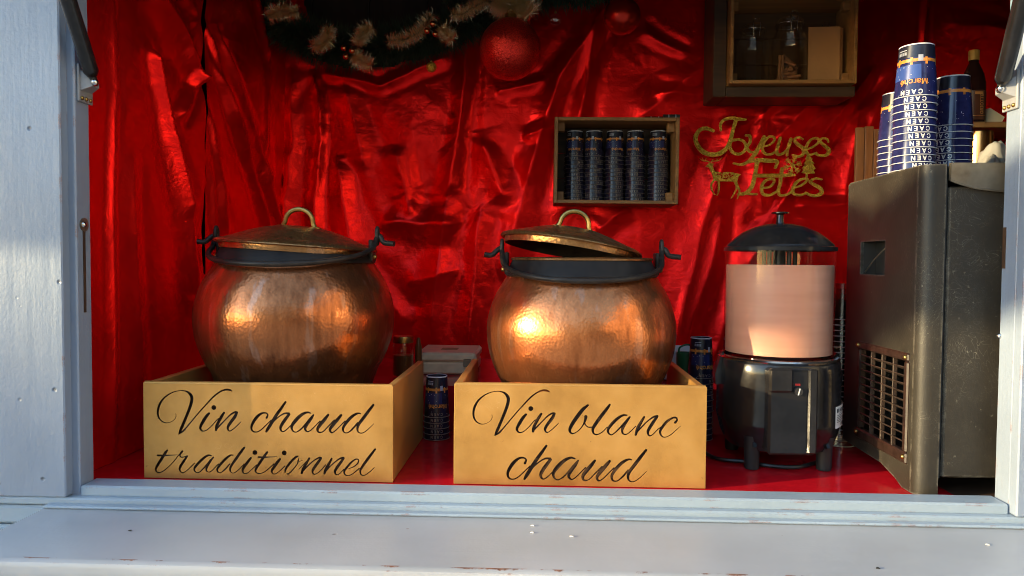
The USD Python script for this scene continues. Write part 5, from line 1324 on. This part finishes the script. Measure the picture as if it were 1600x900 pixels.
bauble('big red glitter bauble hanging under the garland', 797, 77, 1.92, 47, M['red_glitter'], M['brass'])
bauble('smooth satin red bauble right of the big glitter one', 972, 25, 1.95, 28, M['red_glass'], M['brass'])
bauble('small clear glass bauble between the two red ones', 868, 31, 1.96, 10.5, M['glass'], M['brass'])
bauble('small golden glitter bauble below the garland', 674, 105, 1.96, 8, M['gold_glitter'], M['brass'])

# ------------------------------------------------------------------ things in the right rear corner
Ys = 1.93
shz = at(1530, 190, Ys)[2]
t = Thing('wall_shelf', 'small plain wooden shelf behind the right jamb', 'shelf', (at(1540, 190, Ys)[0], Ys, shz - .02))
sx0 = at(1490, 190, Ys)[0]
t.part('board', bx(sx0, 1.38, Ys, 2.12, shz - .014, shz, .002), M['shelf_wood'])
for x in (1.05, 1.3):
    t.part('support', bx(x, x + .02, Ys + .1, 2.12, C + .102, shz - .0145, .001), M['crate_dark'])
xbt = at(1520, 150, Ys + .05)[0]
zb1_ = at(1520, 79, Ys + .05)[2]
Hb = zb1_ - shz
t = Thing('liqueur_bottle', 'dark bottle with a gold cap and a brown GRIOTTE label on the shelf', 'bottle', (xbt, Ys + .05, shz))
c = (xbt, Ys + .05, shz)
rb = .029
t.part('glass', lathe([(.001, 0), (rb - .003, 0), (rb, .004), (rb, Hb * .12), (rb * 1.02, Hb * .40), (rb * 1.0, Hb * .55), (rb * .85, Hb * .67), (rb * .55, Hb * .78), (rb * .40, Hb * .83), (rb * .38, Hb * .90)], c, 40), M['bottle_glass'], smooth=40)
t.part('cap', lathe([(rb * .42, Hb * .865), (rb * .44, Hb * .87), (rb * .44, Hb * .99), (rb * .40, Hb), (.001, Hb)], c, 28), M['cork'], smooth=40)
lbp = t.part('label', cup_band(rb, rb * 1.02, Hb * .5, Hb * .05, Hb * .44, -1.3, 1.3, .0003).apply_translation(c), M['bottle_label'], smooth=True)
tm = meshkit.text_mesh('GRIOTTE', .0085, .0002, bold=True).subdivide_to_size(.004)
v = tm.vertices; ln_t = v[:, 0].max()
th = (v[:, 1]) / rb * -1.0 + .38
zz_ = shz + Hb * .12 + v[:, 0] * (Hb * .27 / ln_t)
rr = rb * 1.01 + .0006 + v[:, 2]
t.part('label_print', [trimesh.Trimesh(np.stack([xbt + rr * np.sin(th), Ys + .05 - rr * np.cos(th), zz_], 1), tm.faces, process=False), cup_band(rb, rb * 1.02, Hb * .5, Hb * .10, Hb * .108, -1.0, 1.0, .0006).apply_translation(c), cup_band(rb, rb * 1.02, Hb * .5, Hb * .385, Hb * .42, -.35, .35, .0006).apply_translation(c)], M['gold_ink'], parent=lbp, smooth=False)
# crumpled tissue beside the bottle
rt_ = np.random.default_rng(4)
x0_ = at(1552, 180, Ys + .04)[0]
pts = np.array([(x0_ + dx_, Ys + .04 + dy_, shz + .001 + dz_) for dx_, dy_, dz_ in ((-.03, 0, 0), (.02, .0, 0), (.03, .04, 0), (-.03, .05, 0), (-.028, .01, .035), (0.0, .015, .045), (.03, .03, .022), (.035, .01, .02), (-.02, .04, .04))])
single('paper_tissue', hullpts(pts), M['tissue'], 'crumpled whitish paper lying on the shelf right of the bottle', 'paper', smooth=False)
xgc = at(1530, 230, 1.80)[0]; zg1 = at(1530, 206, 1.80)[2]
t = Thing('metal_tumbler', 'upturned copper-gold metal tumbler below the shelf', 'tumbler', (xgc, 1.80, S))
t.part('wall', lathe([(.046, S), (.047, S + .002), (.0285, zg1 - .003), (.027, zg1), (.001, zg1)], (xgc, 1.80, 0), 40), M['gold_cup'], smooth=40)
t.part('rim', lathe([(.0455, S + .0002), (.0478, S), (.0482, S + .002), (.0468, S + .0032)], (xgc, 1.80, 0), 40), M['gold_cup'], smooth=60)
# plastic bag
def blob(c, sx, sy, sz, seed, amp=.25):
    m = trimesh.creation.icosphere(4, 1.0)
    n = meshkit.fbm(m.vertices * 2.1 + 5, 3, seed) - .5
    n2 = np.abs(meshkit.fbm(m.vertices * 5 + 2, 3, seed + 3) - .5)
    m.vertices = m.vertices * (1 + amp * n[:, None] * 2 - n2[:, None] * amp)
    m.vertices = m.vertices * [sx, sy, sz] + np.asarray(c)
    return m
xbg = at(1556, 260, 1.66)[0]; zbg = at(1556, 238, 1.66)[2]
single('plastic_bag', blob((xbg, 1.66, (S + zbg) / 2 + .01), .085, .06, (zbg - S) / 2, 3), M['grey_bag'], 'crumpled grey plastic bag behind the drinks machine', 'bag', smooth=True)
# stained slat panel behind the machine
Yp = 1.93
t = Thing('slat_panel', 'panel of reddish brown upright slats behind the drinks machine', 'wood panel', (at(1366, 250, Yp)[0], Yp, S))
zsl = at(1366, 199, Yp)[2]
xs0, xs1 = at(1338, 230, Yp)[0], at(1492, 230, Yp)[0]
ns = 11
for i in range(ns):
    a, b_ = xs0 + (xs1 - xs0) * i / ns, xs0 + (xs1 - xs0) * (i + 1) / ns - .0016
    t.part('slat', bx(a, b_, Yp, Yp + .012, S + .001, zsl + .004 * math.sin(i * 2.3), .0015), M['slat_wood'])
t.part('rail', bx(xs0 + .01, xs1 - .01, Yp + .0125, Yp + .026, zsl - .06, zsl - .03, .001), M['slat_wood'])
t.part('rail', bx(xs0 + .01, xs1 - .01, Yp + .0125, Yp + .026, S + .03, S + .06, .001), M['slat_wood'])

# flakes of paint and crumbs lying on the ledge
fr_ = np.random.default_rng(21)
for k_, (px, py, lb) in enumerate(((832, 822, 'first of the pale paint flakes near the middle of the ledge'), (831, 833, 'pale paint flake nearest the middle of the ledge'), (893, 839, 'pale paint flake right of the middle of the ledge'), (1543, 852, 'pale paint flake near the right end of the ledge'), (1372, 889, 'dark crumb near the front edge of the ledge'), (203, 830, 'dark crumb on the left part of the ledge'))):
    d = ray(px, py); q = EYE + d * ((ledge_z - CZ) / d[2])
    pts = np.array([(q[0] + a_, q[1] + b__, ledge_z + c__) for a_, b__ in ((-.0028, 0), (.0024, -.0013), (.0013, .0026), (-.0007, .0033)) for c__ in (.0004, .0011 + .0006 * fr_.random())])
    single('paint_flake', hullpts(pts), M['white_card'] if k_ < 4 else M['ink_dark'], lb, 'flake', smooth=False)
